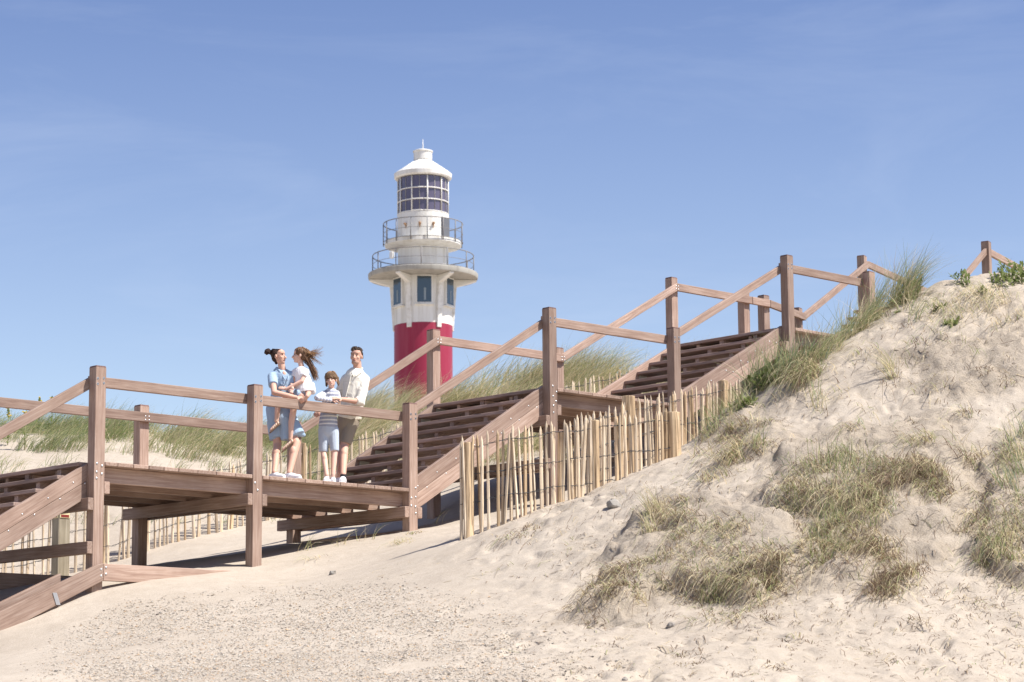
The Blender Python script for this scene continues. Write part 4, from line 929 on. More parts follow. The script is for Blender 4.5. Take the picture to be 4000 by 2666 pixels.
HAIR_B = simple('light_brown_hair', (.20, .12, .065), .5, bump=.9, bscale=60); HAIR_G = simple('long_brown_hair', (.13, .07, .04), .5); HAIR_GL = simple('pale_hair_strand', (.36, .21, .11), .5)  # last one is a paler brown for strands mixed in at random
EYE = simple('dark_eye', (.02, .015, .012), .3); BROW = simple('eyebrow', (.16, .09, .06)); LIP = simple('lip', (.42, .15, .13), .5); BEARD = simple('stubble', (.46, .29, .22), .8)
DENIM = simple('light_blue_denim', (.33, .44, .57), .85, bump=.42, bscale=11); DENIM2 = simple('pale_blue_cotton', (.46, .52, .60), .85, bump=.35, bscale=12)
WHITE = simple('white_cotton', (.80, .78, .80), .9, bump=.4, bscale=13); CREAM = simple('cream_linen', (.80, .77, .68), .9, bump=.45, bscale=10)
TAUPE = simple('taupe_cotton', (.29, .245, .195), .9, bump=.4, bscale=11); SHOE = simple('white_canvas', (.82, .82, .84), .6); SOLE = simple('white_rubber', (.74, .74, .74), .6)
SOCK = simple('black_sock', (.03, .03, .035)); SANDAL = simple('gold_tan_leather', (.66, .55, .40), .5); SANDSOLE = simple('sandal_sole', (.20, .13, .085), .7)
STRP = simple('striped_jersey', (.34, .36, .44), .9, bump=.4, bscale=22, stripes=(19.0, (.72, .71, .69)))
STRS = simple('pale_striped_sleeve', (.48, .50, .60), .9, bump=.4, bscale=22, stripes=(22.0, (.76, .76, .78), 'X'))

def cap_geo(p0, p1, r0, r1, flat=None, k=1.0, n=14, round0=True, round1=True):
    """tapered limb from p0 to p1, squashed by k along flat"""
    p0 = np.array(p0, float); p1 = np.array(p1, float); ax = p1-p0; L = np.linalg.norm(ax)+1e-9; ax = ax/L
    a = np.cross(ax, [0, 0, 1.]); a = a if np.linalg.norm(a) > .1 else np.cross(ax, [1., 0, 0]); a /= np.linalg.norm(a); b = np.cross(ax, a)
    rings = []
    if round0: rings += [(-r0*math.cos(t), r0*math.sin(t)) for t in (.25, .6, 1.0, 1.35)]
    else: rings += [(-.0, r0)]
    rings += [(L*t, r0+(r1-r0)*t) for t in (0., .33, .67, 1.)] if round0 else [(L*t, r0+(r1-r0)*t) for t in (.33, .67, 1.)]
    if round1: rings += [(L+r1*math.sin(t), r1*math.cos(t)) for t in (.25, .6, 1.0, 1.35)]
    vs = []
    for z, r in rings:
        for i in range(n): t = 6.28319*i/n; vs.append(p0+ax*z+r*(a*math.cos(t)+b*math.sin(t)))
    V = np.array(vs)
    if flat is not None:
        f = np.array(flat, float); f = f-ax*(f @ ax); f /= np.linalg.norm(f); s = (V-p0) @ f; V = V-np.outer(s*(1-k), f)
    m = len(rings); F = [(j*n+i, j*n+(i+1) % n, (j+1)*n+(i+1) % n, (j+1)*n+i) for j in range(m-1) for i in range(n)]
    F += [tuple(reversed(range(n))), tuple((m-1)*n+i for i in range(n))]
    return V, F
_ico = None
def ell_geo(c, r, fwd=None, up=(0, 0, 1)):
    """ellipsoid radii (side, forward, up)"""
    global _ico
    if _ico is None:
        bm = bmesh.new(); bmesh.ops.create_icosphere(bm, subdivisions=3, radius=1); bm.verts.ensure_lookup_table()
        _ico = (np.array([v.co[:] for v in bm.verts]), [tuple(v.index for v in f.verts) for f in bm.faces]); bm.free()
    f = np.array(fwd if fwd is not None else (0, 1, 0), float); u = np.array(up, float); u = u/np.linalg.norm(u); f = f-u*(f @ u); f /= np.linalg.norm(f); s = np.cross(f, u)
    V = _ico[0]*np.array(r); return np.array(c)+V[:, 0:1]*s+V[:, 1:2]*f+V[:, 2:3]*u, _ico[1]
def fuse(name, geos, mat, parent, vox=.008, smooth=3, M=None, label=None):
    """melt overlapping pieces into one continuous skin (voxel remesh, baked)"""
    V = []; F = []; o_ = 0
    for g_ in geos: V.append(g_[0]); F += [tuple(i+o_ for i in f) for f in g_[1]]; o_ += len(g_[0])
    V = np.concatenate(V)
    if M is None: M = W[parent.name].copy()
    Mi = np.array(M.inverted()); V = V @ Mi[:3, :3].T+Mi[:3, 3]
    me = bpy.data.meshes.new('tmp'); me.from_pydata(V.tolist(), [], F); me.update()
    t = bpy.data.objects.new('tmp', me); COL.objects.link(t)
    r = t.modifiers.new('r', 'REMESH'); r.mode = 'VOXEL'; r.voxel_size = vox; r.use_smooth_shade = True
    if smooth: s = t.modifiers.new('s', 'SMOOTH'); s.factor = .5; s.iterations = smooth
    dg = bpy.context.evaluated_depsgraph_get(); dg.update(); nm = bpy.data.meshes.new_from_object(t.evaluated_get(dg)); nm.name = name
    bpy.data.objects.remove(t); nm.materials.clear(); nm.materials.append(mat)
    nm.polygons.foreach_set('use_smooth', np.ones(len(nm.polygons), dtype=bool))
    o = bpy.data.objects.new(name, nm); link(o, parent, M)
    if label: o['label'] = label
    return o
HFv = np.array([HF[0], HF[1], 0.]); HRv = np.array([HR[0], HR[1], 0.]); UPv = np.array([0, 0, 1.])
def FT(u, v, Y): return np.array(atY(1000+.39526*u, 1300+.39526*v, Y))
class Person:
    def __init__(s, D0, base, label):
        s.D0 = D0; s.base = Vector(base); s.M = Matrix.Translation(s.base); s.label = label; s.body = []; s.parts = []
    def J(s, u, v, dd=0.): return np.array(atD(1000+.39526*u, 1300+.39526*v, s.D0+dd))
    def limb(s, pts, rs, **k):
        for i in range(len(pts)-1): s.body.append(cap_geo(pts[i], pts[i+1], rs[i], rs[i+1], **k))
    def part(s, name, geos, mat, **k): s.parts.append((name, geos, mat, k))
    def head(s, c, yaw, h=.225, pitch=0., tilt=0.):
        """c centre of skull, yaw: 0 = looking at the camera, + = towards picture right"""
        fw = -HFv*math.cos(yaw)+HRv*math.sin(yaw); sd = np.cross(fw, UPv); fw = fw*math.cos(pitch)+UPv*math.sin(pitch); up = np.cross(sd, fw); up = up*math.cos(tilt)+sd*math.sin(tilt); sd = np.cross(fw, up)
        k = h/.225; P = lambda x, y, z: np.array(c)+k*(x*sd+y*fw+z*up); s.P, s.fw, s.up, s.sd, s.k = P, fw, up, sd, k
        g = [ell_geo(P(0, -.012, .028), (.072*k, .090*k, .082*k), fw, up), ell_geo(P(0, .022, -.035), (.059*k, .064*k, .080*k), fw, up), ell_geo(P(0, .018, .048), (.066*k, .064*k, .052*k), fw, up),
             ell_geo(P(0, .058, -.088), (.030*k, .024*k, .022*k), fw, up), ell_geo(P(0, .030, -.070), (.050*k, .050*k, .035*k), fw, up),
             cap_geo(P(0, .078, .012), P(0, .103, -.030), .0085*k, .0145*k), ell_geo(P(0, .092, -.034), (.017*k, .013*k, .009*k), fw, up),
             ell_geo(P(0, .062, .034), (.048*k, .018*k, .020*k), fw, up), ell_geo(P(.034, .050, -.022), (.024*k, .026*k, .026*k), fw, up), ell_geo(P(-.034, .050, -.022), (.024*k, .026*k, .026*k), fw, up),
             ell_geo(P(0, .082, -.058), (.024*k, .010*k, .008*k), fw, up)]
        for e in (-1, 1): g.append(ell_geo(P(e*.076, -.010, -.008), (.009*k, .018*k, .030*k), fw, up))
        s.body += g
        for e in (-1, 1):
            s.part('eye', [ell_geo(P(e*.031, .0725, .012), (.0100*k, .008*k, .0045*k), fw, up)], EYE, vox=.0022, smooth=0)
            s.part('eyebrow', [cap_geo(P(e*.016, .0805, .031), P(e*.045, .069, .033), .004*k, .003*k)], BROW, vox=.002, smooth=0)
        s.part('mouth', [ell_geo(P(0, .0885, -.058), (.021*k, .006*k, .0055*k), fw, up)], LIP, vox=.002, smooth=0)
    def hand(s, w, tip, nrm, size=1., curl=.5, thumb=1, spread=.5):
        """w wrist, tip = where the knuckles point, nrm = back of the hand; thumb side sign"""
        w = np.array(w, float); d = np.array(tip, float)-w; d /= np.linalg.norm(d); nrm = np.array(nrm, float); nrm = nrm-d*(nrm @ d); nrm /= np.linalg.norm(nrm); sd = np.cross(d, nrm)*thumb
        pl = .085*size; c1 = w+d*pl
        s.body.append(cap_geo(w, w+d*pl*.9, .024*size, .034*size, flat=nrm, k=.5)); s.body.append(cap_geo(c1+sd*.026*size, c1-sd*.028*size, .014*size, .012*size))
        for i, (o_, ln) in enumerate(((.028, .068), (.010, .076), (-.009, .070), (-.027, .056))):
            b = c1+sd*o_*size; a = curl*.55; d1 = d*math.cos(a)-nrm*math.sin(a)+sd*o_*spread*3; m1 = b+d1*ln*.5*size
            a2 = curl*1.5; d2 = d*math.cos(a2)-nrm*math.sin(a2)+sd*o_*spread*3; m2 = m1+d2*ln*.32*size; a3 = curl*2.2; d3 = d*math.cos(a3)-nrm*math.sin(a3)
            m3 = m2+d3*ln*.24*size; r = .0088*size; s.limb([b, m1, m2, m3], [r*1.05, r, r*.92, r*.8], n=8)
        tb = w+d*.025*size+sd*.026*size; t1 = tb+(d*.6+sd*.75-nrm*.15)*.036*size; t2 = t1+(d*.92+sd*.2-nrm*.35)*.03*size
        s.limb([tb, t1, t2], [.013*size, .0105*size, .0085*size], n=8)
    def finish(s, skin, vox=.0062, smooth=2):
        V = s.body; o = fuse('person', V, skin, None, vox, smooth, s.M); tag(o, s.label, 'person'); s.o = o
        for nme, g_, m_, k_ in s.parts:
            k_ = dict(k_); lb = k_.pop('label', None); fuse(nme, g_, m_, o, M=s.M.copy(), **k_) if not lb else tag(fuse(nme, g_, m_, o, M=s.M.copy(), **k_), lb)
        return o
def shoe(P, ank, yaw, L=.27, z=.0, kd=1.):
    """trainer with its sole at height z under the ankle, toe towards yaw (0 camera, + picture right)"""
    fw = -HFv*math.cos(yaw)+HRv*math.sin(yaw); a = np.array([ank[0], ank[1], z]); s_ = L/.28
    heel = a-fw*.06*s_; toe = a+fw*.19*s_
    up = [cap_geo(heel+UPv*.05*s_, a+fw*.05*s_+UPv*.055*s_, .040*s_, .046*s_), cap_geo(a+fw*.05*s_+UPv*.05*s_, toe-fw*.03*s_+UPv*.036*s_, .045*s_, .036*s_), cap_geo(a+UPv*.05*s_, a+UPv*.095*s_, .043*s_, .040*s_)]
    P.part('shoe', up, SHOE, vox=.006, smooth=2)
    P.part('sole', [cap_geo(heel+UPv*.014, toe-fw*.02*s_+UPv*.014, .042*s_, .042*s_, flat=UPv, k=.30)], SOLE, vox=.005, smooth=1)
    P.part('laces', [cap_geo(a+fw*(.045+.026*i)*s_+UPv*(.098-.013*i)*s_-np.cross(fw, UPv)*.022, a+fw*(.045+.026*i)*s_+UPv*(.098-.013*i)*s_+np.cross(fw, UPv)*.022, .004, .004) for i in range(4)], SOCK if False else simple_lace, vox=.003, smooth=0)
simple_lace = simple('grey_lace', (.55, .55, .57))
dirx = lambda a, b: (np.array(b)-np.array(a))/np.linalg.norm(np.array(b)-np.array(a))

def strands_obj(paths, mats, parent, name='hair_strands'):
    """paths: (points, radius, material index)"""
    vs, fs, mi = [], [], []
    for pts_, r, m_ in paths:
        n0 = len(vs); L_ = len(pts_)-1
        for j, p in enumerate(pts_):
            rr = r*(1-.8*(j/L_)**1.5); t = dirx(pts_[max(j-1, 0)], pts_[min(j+1, L_)]); a = np.cross(t, HFv); a /= np.linalg.norm(a)+1e-9; c = np.cross(t, a)
            for k in range(4): th = 1.5708*k; vs.append(p+a*rr*math.cos(th)+c*rr*math.sin(th))
            if j:
                o_ = n0+4*(j-1)
                for k in range(4): fs.append((o_+k, o_+(k+1) % 4, o_+4+(k+1) % 4, o_+4+k)); mi.append(m_)
    return mesh_obj(name, vs, fs, mats, parent, parent_M(parent), smooth=True, midx=mi)
def parent_M(p): return W[p.name].copy()
def scalp(P, n, seed, flow, length, r, light=.3, zmin=.0, lift=.006, back=-.024):
    """strands lying over the skull from the parting outwards; flow(x,y,z)->extra drift"""
    q_ = random.Random(seed); out = []
    while len(out) < n:
        a = q_.uniform(0, 6.283); e = q_.uniform(zmin, 1.45); L_ = q_.uniform(.6, 1.2)*length; pts_ = []
        for j in range(7):
            t = j/6; ee = e-L_*t; x = math.cos(a)*math.cos(ee); y = math.sin(a)*math.cos(ee); z = math.sin(ee); l_ = 1+lift/.08*(1+.8*math.sin(3*t+a*5))
            pts_.append(P(*(np.array((x*.080*l_, back+y*.094*l_, .036+z*.082*l_))+np.array(flow)*t*t)))
        out.append((pts_, r*q_.uniform(.7, 1.3), 1 if q_.random() < light else 0))
    return out
# ---- the man
D_m = ud(atY(1365, 1650, .44))[1]
m = Person(D_m, (atD(1335, 1870, D_m).x, atD(1335, 1870, D_m).y, 0), 'man in open necked cream shirt and taupe shorts leaning on the handrail beside the boy')
J = m.J
hc = J(992, 238, -.03); m.head(hc, -.22, .232, .0, -.05)
neck0, neck1 = J(1003, 395, .0), J(1000, 290, -.01); m.limb([neck0, neck1], [.062, .056])
shR, shL = J(882, 462, .03), J(1078, 470, -.02)      # picture left and right shoulders
chest = J(975, 540, 0); belly = J(935, 720, .0); pelv = J(915, 872, .04)
elL = np.array(atY(1000+.39526*1025, 1300+.39526*683, .24)); wrL = np.array(atY(1000+.39526*838, 1300+.39526*658, .20))
m.limb([shL, elL, wrL], [.052, .042, .028]); m.hand(wrL, wrL+(np.array(atY(1000+.39526*745, 1300+.39526*634, .17))-wrL), UPv*.8-HFv*.6, 1.08, .25, -1)
elR = J(800, 640, .10); wrR = J(672, 775, -.02); m.limb([shR, elR, wrR], [.052, .042, .028]); m.hand(wrR, J(628, 795, -.05), -HFv, 1.0, .5, 1)
m.limb([pelv, belly, chest], [.13, .13, .14], flat=HFv, k=.72)
hipR, hipL = J(872, 890, .05), J(948, 890, .02); knL, anL = J(873, 1120, -.03), FT(862, 1400, .20); knR, anR = J(838, 1130, .10), FT(826, 1400, .34)
m.limb([hipL, knL, anL+UPv*.0], [.078, .060, .040]); m.limb([anL, [anL[0], anL[1], .05]], [.038, .036]); m.body.append(ell_geo(knL*.62+anL*.38+HFv*.012, (.052, .055, .10)))
m.limb([hipR, knR, anR], [.075, .058, .040]); m.limb([anR, [anR[0], anR[1], .05]], [.038, .036]); m.body.append(ell_geo(knR*.62+anR*.38+HFv*.012, (.052, .055, .10)))
shoe(m, anL+HRv*.0, -.35+.3, .29); shoe(m, anR, -.9, .28)
m.part('sock', [cap_geo([anL[0], anL[1], .07], [anL[0], anL[1], .125], .044, .042)], SOCK, vox=.006)
shirt = [cap_geo(J(1062, 462, 0), J(895, 455, .03), .072, .070, flat=HFv, k=.9), cap_geo(J(1015, 395, .0), J(1082, 462, .0), .055, .062, flat=HFv, k=.9), cap_geo(J(985, 395, .0), J(885, 455, .03), .055, .062, flat=HFv, k=.9), cap_geo(J(980, 445, 0), J(955, 620, 0), .150, .150, flat=HFv, k=.78), cap_geo(J(1005, 560, 0), J(950, 700, 0), .150, .148, flat=HFv, k=.75),
         cap_geo(J(950, 690, 0), J(912, 850, .03), .152, .150, flat=HFv, k=.80, round1=False), cap_geo(J(1030, 500, .01), J(985, 790, .03), .10, .09), cap_geo(neck0+UPv*.0, neck0-UPv*.06, .070, .11), cap_geo(J(985, 800, .02), J(990, 862, .03), .085, .075, round1=False),
         cap_geo(shL, shL*.55+elL*.45, .066, .072), cap_geo(shL*.55+elL*.45, elL+UPv*.015+HRv*.01, .072, .066), cap_geo(elL+UPv*.0+HRv*.012, elL*.78+wrL*.22, .062, .058, round1=False), cap_geo(elL+HRv*.01, elL+HRv*.04-UPv*.03, .05, .035),
         cap_geo(shR, elR, .064, .062), cap_geo(elR, elR*.55+wrR*.45, .06, .055)]
m.part('shirt', shirt, CREAM, vox=.009, smooth=3)
m.part('collar', [cap_geo(J(1050, 352, .02), J(1040, 395, -.09), .014, .013, flat=HRv, k=.6), cap_geo(J(945, 352, .03), J(950, 395, -.09), .014, .013, flat=HRv, k=.6), cap_geo(J(1050, 352, .02), J(1000, 345, .06), .014, .014), cap_geo(J(1040, 392, -.09), J(985, 430, -.125), .012, .010), cap_geo(J(950, 392, -.09), J(960, 425, -.125), .012, .010)], CREAM, vox=.006)
m.part('undershirt', [cap_geo(J(955, 410, -.065), J(952, 432, -.10), .02, .015)], SOCK, vox=.005)
m.part('placket', [cap_geo(J(940, 420, -.118), J(885, 640, -.118), .009, .009)], CREAM, vox=.004, smooth=1)
m.part('shorts', [cap_geo(pelv+UPv*.02, pelv-UPv*.02, .150, .15, flat=HFv, k=.82), cap_geo(hipL+UPv*.02, J(885, 1098, -.02), .100, .082, round1=False), cap_geo(hipR+UPv*.02, J(846, 1105, .10), .098, .080, round1=False)], TAUPE, vox=.008, smooth=2)
P = m.P
m.part('hair', [ell_geo(P(0, -.026, .052), (.079, .088, .074), m.fw, m.up), ell_geo(P(.01, .040, .080), (.058, .036, .024), m.fw, m.up), ell_geo(P(.02, .010, .104), (.045, .05, .022), m.fw, m.up), ell_geo(P(-.040, -.02, .090), (.034, .05, .03), m.fw, m.up),
                cap_geo(P(.074, -.012, .05), P(.074, -.02, .015), .013, .009), cap_geo(P(-.074, -.012, .05), P(-.078, -.03, -.015), .014, .012), cap_geo(P(.03, .05, .10), P(.055, .045, .118), .014, .006), cap_geo(P(-.01, .06, .10), P(.012, .06, .120), .013, .006), cap_geo(P(-.04, .045, .095), P(-.03, .05, .113), .014, .006), cap_geo(P(.06, -.02, .08), P(.088, -.04, .09), .018, .006)], HAIR_M, vox=.006, smooth=1)
m.part('stubble', [ell_geo(P(0, .0395, -.082), (.0525, .0535, .044), m.fw, m.up)], BEARD, vox=.004, smooth=1)
mo = m.finish(SKIN)
strands_obj([q for q in scalp(m.P, 150, 3, (.012, .012, .012), .35, .0035, .15, zmin=.75, lift=.012)], [HAIR_M, HAIR_B], mo)

# ---- the boy
D_b = ud(atY(1290, 1650, .36))[1]
b = Person(D_b, (atD(1290, 1870, D_b).x, atD(1290, 1870, D_b).y, 0), 'boy with shaggy hair in striped jersey and pale blue shorts, arms folded on the handrail')
J = b.J
b.head(J(745, 470, -.02), -.12, .205, .02, .08)
nk = J(742, 580, 0); b.limb([nk, J(745, 520, 0)], [.042, .040])
sR, sL = J(672, 610, 0), J(795, 605, .02); pel = J(712, 940, .02)
eR = np.array(atY(1000+.39526*605, 1300+.39526*648, .24)); wR = np.array(atY(1000+.39526*745, 1300+.39526*668, .19))
b.limb([sR, eR, wR], [.038, .032, .022]); b.hand(wR, np.array(atY(1000+.39526*830, 1300+.39526*672, .17)), UPv*.7-HFv*.7, .78, .55, 1)
eL = np.array(atY(1000+.39526*815, 1300+.39526*660, .30)); wL = np.array(atY(1000+.39526*735, 1300+.39526*650, .24)); b.limb([sL, eL, wL], [.036, .032, .022])
b.limb([pel, J(735, 640, 0)], [.10, .10], flat=HFv, k=.75)
for (h_, k_, a_, y_, kk_) in ((J(672, 960, .02), J(668, 1185, .0), FT(700, 1410, .20), -.1, 0), (J(762, 960, .02), J(776, 1180, -.02), FT(762, 1405, .22), .15, 1)):
    b.limb([h_, k_, a_], [.060, .044, .030]); b.limb([a_, [a_[0], a_[1], .05]], [.030, .028]); b.body.append(ell_geo(k_*.62+a_*.38+HFv*.01, (.040, .042, .08))); shoe(b, a_, y_, .225)
b.part('jersey', [cap_geo(J(690, 612, 0), J(785, 606, .01), .058, .056), cap_geo(J(738, 625, 0), J(722, 760, 0), .112, .108, flat=HFv, k=.78), cap_geo(J(722, 740, 0), J(712, 932, .02), .110, .132, flat=HFv, k=.82, round1=False), cap_geo(nk, nk-UPv*.03, .05, .07)], STRP, vox=.007, smooth=2)
b.part('sleeve', [cap_geo(sR, eR+UPv*.004, .052, .042), cap_geo(eR+UPv*.004, wR, .041, .033, round1=False)], STRS, vox=.006, smooth=2)
b.part('sleeve', [cap_geo(sL, eL, .05, .042), cap_geo(eL, wL, .040, .033)], STRS, vox=.006, smooth=2)
b.part('shorts', [cap_geo(pel+UPv*.01, pel-UPv*.04, .128, .125, flat=HFv, k=.82), cap_geo(J(672, 965, .02), J(667, 1180, .0), .080, .062, round1=False), cap_geo(J(762, 965, .02), J(778, 1172, -.02), .080, .060, round1=False)], DENIM2, vox=.007, smooth=2)
P = b.P
hair = [ell_geo(P(0, -.02, .046), (.086, .094, .080), b.fw, b.up)]
for i in range(13):
    t = -1.15+2.3*i/12; hair.append(cap_geo(P(.070*math.sin(t), .045*math.cos(t)+.02, .09), P(.083*math.sin(t)*1.05, .083*math.cos(t)+.004, .040-.012*((i*5) % 3)), .018, .010))
for e in (-1, 1):
    for j in range(4): hair.append(cap_geo(P(e*.078, -.03-.02*j, .04), P(e*(.088+.006*(j % 2)), -.02-.022*j, -.055-.01*(j % 3)), .022, .011))
b.part('hair', hair, HAIR_B, vox=.0055, smooth=1)
bo = b.finish(SKIN2)
strands_obj([q for q in scalp(b.P, 260, 5, (.010, .004, -.006), .95, .0042, .45, zmin=.85, lift=.014)], [HAIR_B, HAIR_GL], bo)

# ---- the woman
D_w = ud(atY(1110, 1650, .52))[1]
wm = Person(D_w, (atD(1095, 1860, D_w).x, atD(1095, 1860, D_w).y, 0), 'woman with a hair bun and a light blue denim shirt dress holding the girl')
J = wm.J
wm.head(J(229, 237, 0), 1.12, .222, .06, .0)
nk = J(262, 372, .0); wm.limb([nk, J(245, 290, .0)], [.050, .048])
sA, sB = J(160, 435, -.03), J(345, 425, .02)
eA = np.array(atY(1000+.39526*180, 1300+.39526*592, .34)); mA = np.array(atY(1000+.39526*330, 1300+.39526*628, .22)); wA = np.array(atY(1000+.39526*395, 1300+.39526*640, .19))
wm.limb([sA, eA, mA, wA], [.046, .040, .034, .026]); wm.hand(wA, np.array(atY(1000+.39526*480, 1300+.39526*655, .15)), UPv*.5-HFv*.8, .95, .5, 1)
wB = J(505, 630, -.30); eB = J(520, 600, -.10); wm.limb([sB, eB, wB], [.044, .038, .028]); wm.hand(wB, np.array(atY(1000+.39526*455, 1300+.39526*668, .12)), -HFv*.8+HRv*.4, .92, .6, -1)
pel = J(215, 800, .06); wm.limb([pel, J(250, 560, .02), J(262, 450, .01)], [.10, .095, .10], flat=HFv, k=.8)
kA, aA = J(212, 1110, .0), FT(182, 1382, .30); kB, aB = J(398, 1095, -.08), FT(330, 1385, .22)
wm.limb([J(200, 860, .06), kA, aA], [.075, .056, .037]); wm.limb([aA, [aA[0], aA[1], .05]], [.036, .034]); wm.body.append(ell_geo(kA*.64+aA*.36-HRv*.012, (.050, .054, .105)))
wm.limb([J(275, 880, .04), kB, aB], [.075, .060, .038]); wm.limb([aB, [aB[0], aB[1], .05]], [.036, .034]); wm.body.append(ell_geo(kB*.64+aB*.36-HRv*.012, (.052, .056, .105)))
shoe(wm, aA, 1.05, .25); shoe(wm, aB, 1.15, .26)
dress = [cap_geo(J(185, 440, -.02), J(330, 435, .02), .072, .070), cap_geo(J(255, 455, 0), J(245, 600, .01), .128, .118, flat=HFv, k=.8), cap_geo(J(245, 580, .02), J(212, 790, .05), .118, .155, flat=HFv, k=.85), cap_geo(J(205, 760, .05), J(225, 1040, .03), .150, .125, flat=HFv, k=.85, round1=False),
         cap_geo(J(270, 780, .03), J(405, 1020, -.06), .13, .115, flat=HFv, k=.8, round1=False), cap_geo(J(290, 860, -.03), J(296, 1062, -.06), .105, .07, flat=HFv, k=.8, round1=False), cap_geo(J(440, 1000, -.03), J(470, 1012, -.02), .045, .03), cap_geo(J(180, 900, .05), J(195, 1062, .04), .10, .085, round1=False),
         cap_geo(sA, sA*.45+eA*.55, .064, .068, round1=False), cap_geo(sB, J(350, 520, 0), .066, .066)]
wm.part('dress', dress, DENIM, vox=.009, smooth=3)
wm.part('collar', [cap_geo(J(205, 352, .03), J(238, 385, -.07), .020, .016), cap_geo(J(205, 352, .03), J(180, 372, .02), .016, .014), cap_geo(J(238, 385, -.07), J(290, 470, -.115), .012, .008), cap_geo(J(300, 372, .03), J(345, 395, -.02), .018, .014), cap_geo(J(325, 395, -.04), J(312, 470, -.10), .012, .008)], DENIM, vox=.006)
wm.part('chest_skin', [ell_geo(J(283, 412, -.072), (.030, .014, .050), HRv*.6-HFv, UPv-HRv*.35)], SKIN, vox=.006)
wm.part('pocket', [ell_geo(J(262, 505, -.10), (.035, .008, .035), HFv)], DENIM, vox=.005)
P = wm.P
bun = J(112, 187, -.01)
wm.part('hair', [ell_geo(P(0, -.034, .034), (.080, .090, .078), wm.fw, wm.up), ell_geo(P(0, -.004, .064), (.068, .062, .042), wm.fw, wm.up), ell_geo(P(0, -.062, -.012), (.060, .050, .060), wm.fw, wm.up), cap_geo(P(0, -.09, .04), bun, .024, .022), cap_geo(P(0, -.06, -.03), P(0, -.05, -.085), .035, .02)], HAIR_D, vox=.006, smooth=1)
wm.part('hair_bun', [ell_geo(bun, (.040, .040, .038)), ell_geo(bun+HRv*.012+UPv*.02, (.03, .03, .024)), ell_geo(bun-HRv*.015-UPv*.018, (.03, .028, .02)), cap_geo(bun-UPv*.02+HRv*.02, bun-UPv*.038-HRv*.01, .016, .012)], HAIR_D, vox=.005, smooth=1)
wo = wm.finish(SKIN)
strands_obj([([wm.P(random.uniform(-.06, .06), random.uniform(-.02, .05), .09), wm.P(random.uniform(-.07, .07), -.06, .10+random.uniform(-.01, .01)), bun+HRv*.03+UPv*random.uniform(-.02, .02)], .0035, 0) for _ in range(40)], [HAIR_D, HAIR_M], wo)

# ---- the girl
D_g = ud(atY(1165, 1540, .36))[1]
gl = Person(D_g, J(430, 640, -.2), 'girl in a white top with long hair blown sideways, held by the woman, sandals dangling')
gl.base = Vector(gl.J(430, 640)); gl.M = Matrix.Translation(gl.base); J = gl.J
gl.head(J(428, 226, .0), -1.42, .202, .0, .0)
nk = J(452, 352, .0); gl.limb([nk, J(440, 290, .0)], [.038, .036])
sA, sB = J(492, 392, -.03), J(388, 392, .05)
eA = J(452, 482, -.10); wA = J(298, 558, -.12); gl.limb([sA, eA, wA], [.036, .030, .021]); gl.hand(wA, J(215, 540, -.10), -HFv*.8+UPv*.5, .74, .25, 1)
eB = J(350, 500, .02); wB = J(362, 555, -.14); gl.limb([sB, eB, wB], [.034, .028, .021]); gl.hand(wB, J(345, 600, -.17), -HFv, .72, .9, 1)
pel = J(465, 590, .0); gl.limb([pel, J(465, 420, .0)], [.092, .088], flat=HFv, k=.8)
kA = J(220, 690, -.06); aA = J(203, 872, -.07); kB = J(372, 705, -.10); aB = J(342, 1050, -.10)
kB = J(375, 730, -.10)
gl.limb([J(430, 620, .0), kA, aA], [.066, .045, .029]); gl.limb([J(440, 625, -.05), kB, J(350, 890, -.10), aB], [.066, .047, .042, .027])
for an, toe in ((aA, J(150, 965, -.09)), (aB, J(270, 1155, -.12))):
    an = an-UPv*.0; d = dirx(an, toe); heel = an+UPv*-.035+HRv*.015; gl.limb([heel, toe*.5+heel*.5+UPv*.006, toe+UPv*.008], [.027, .029, .026], flat=UPv, k=.75)
    sl = [cap_geo(heel-UPv*.026+HRv*.012, toe-UPv*.018+d*.006, .031, .035, flat=UPv, k=.30)]
    gl.part('sandal', sl, SANDSOLE, vox=.005, smooth=1)
    st = []
    for t in (.0, .28, .5, .72):
        c_ = heel*(1-t)+toe*t+UPv*.006; sdv = np.cross(d, UPv); sdv /= np.linalg.norm(sdv)
        for a0 in range(5): 
            q0, q1 = math.pi*(a0/5), math.pi*((a0+1)/5); st.append(cap_geo(c_+sdv*.031*math.cos(q0)+UPv*.027*math.sin(q0)-UPv*.008, c_+sdv*.031*math.cos(q1)+UPv*.027*math.sin(q1)-UPv*.008, .007, .007, n=6))
    st.append(cap_geo(heel+UPv*.01, an+UPv*.012-HFv*.02, .006, .006)); st.append(cap_geo(an-HFv*.03, an+HRv*-.028, .006, .006))
    gl.part('sandal_straps', st, SANDAL, vox=.0035, smooth=0)
top = [cap_geo(J(480, 378, .0), J(400, 380, .03), .050, .046), cap_geo(J(450, 400, 0), J(470, 500, .0), .098, .105, flat=HFv, k=.85), cap_geo(J(470, 480, 0), J(485, 590, .0), .115, .140, flat=HFv, k=.82, round1=False), cap_geo(J(545, 520, .02), J(560, 582, .02), .05, .045), cap_geo(sA, J(470, 435, -.06), .052, .054, round1=False), cap_geo(sB, J(372, 440, .03), .05, .05, round1=False)]
gl.part('white_top', top, WHITE, vox=.007, smooth=3)
gl.part('denim_shorts', [cap_geo(J(465, 600, .0), J(435, 625, -.01), .10, .09, flat=HFv, k=.85), cap_geo(J(430, 612, -.04), J(385, 600, -.08), .072, .062, round1=False)], DENIM, vox=.007)
P = gl.P
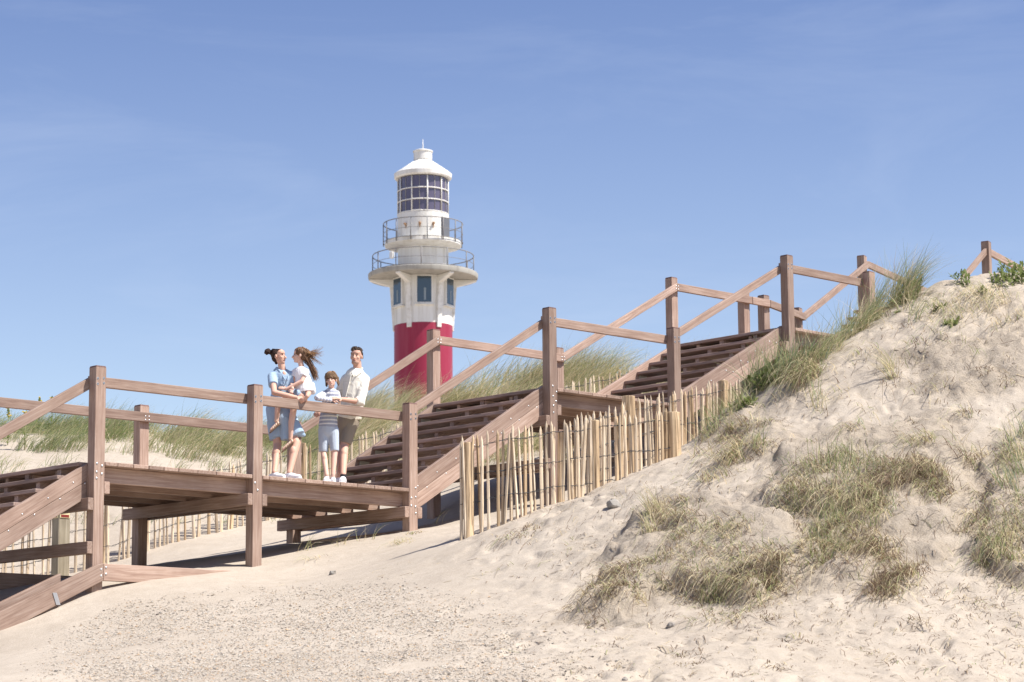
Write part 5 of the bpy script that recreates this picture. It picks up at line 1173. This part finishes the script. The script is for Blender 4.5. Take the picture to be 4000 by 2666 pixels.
gl.part('hair_crown', [ell_geo(P(0, -.024, .040), (.078, .092, .076), gl.fw, gl.up), ell_geo(P(0, -.060, -.01), (.066, .052, .065), gl.fw, gl.up), ell_geo(P(0, .025, .075), (.055, .045, .022), gl.fw, gl.up)], HAIR_G, vox=.006, smooth=1)
qh = random.Random(4); sv = [[], []]; 
strands = []
for i in range(240):
    s0 = P(qh.uniform(-.06, .06), -.05+qh.uniform(-.05, .04), qh.uniform(-.06, .105)); kind_ = qh.random()
    if kind_ < .62:   # falls down the back and is blown away from it
        tip = J(qh.uniform(560, 622), qh.uniform(395, 485), qh.uniform(-.05, .12)); midp = J(qh.uniform(510, 560), qh.uniform(255, 335), qh.uniform(-.05, .1))
    else:
        tip = J(qh.uniform(560, 675), qh.uniform(125, 330), qh.uniform(-.1, .15)); midp = J(qh.uniform(500, 570), qh.uniform(165, 270), qh.uniform(-.05, .1))
    pts_ = []; cv = np.array([qh.uniform(-.02, .02), qh.uniform(-.02, .02), qh.uniform(-.015, .015)])
    for j in range(9):
        t = j/8; p = s0*(1-t)**2+midp*2*t*(1-t)+tip*t*t+cv*math.sin(t*6.3+i)*t; pts_.append(p)
    strands.append((pts_, .0065*(1-.35*(kind_ > .62))*qh.uniform(.6, 1.2), 1 if qh.random() < (.5 if kind_ > .62 else .2) else 0))
strand_geo = strands
hobj = gl.finish(SKIN2)
strands_obj(scalp(gl.P, 170, 9, (.0, -.05, -.015), .75, .004, .3, zmin=.6, lift=.008), [HAIR_G, HAIR_GL], gl.o)
vs, fs, mi = [], [], []
for pts_, r, m_ in strand_geo:
    n0 = len(vs)
    for j, p in enumerate(pts_):
        rr = r*(1-.85*(j/8)**1.5); t = dirx(pts_[max(j-1, 0)], pts_[min(j+1, 8)]); a = np.cross(t, HFv); a /= np.linalg.norm(a); c = np.cross(t, a)
        for k in range(4): th = 1.5708*k; vs.append(p+a*rr*math.cos(th)+c*rr*math.sin(th))
        if j:
            o_ = n0+4*(j-1)
            for k in range(4): fs.append((o_+k, o_+(k+1) % 4, o_+4+(k+1) % 4, o_+4+k)); mi.append(m_)
mesh_obj('long_hair', vs, fs, [HAIR_G, HAIR_GL], gl.o, gl.M.copy(), smooth=True, midx=mi)
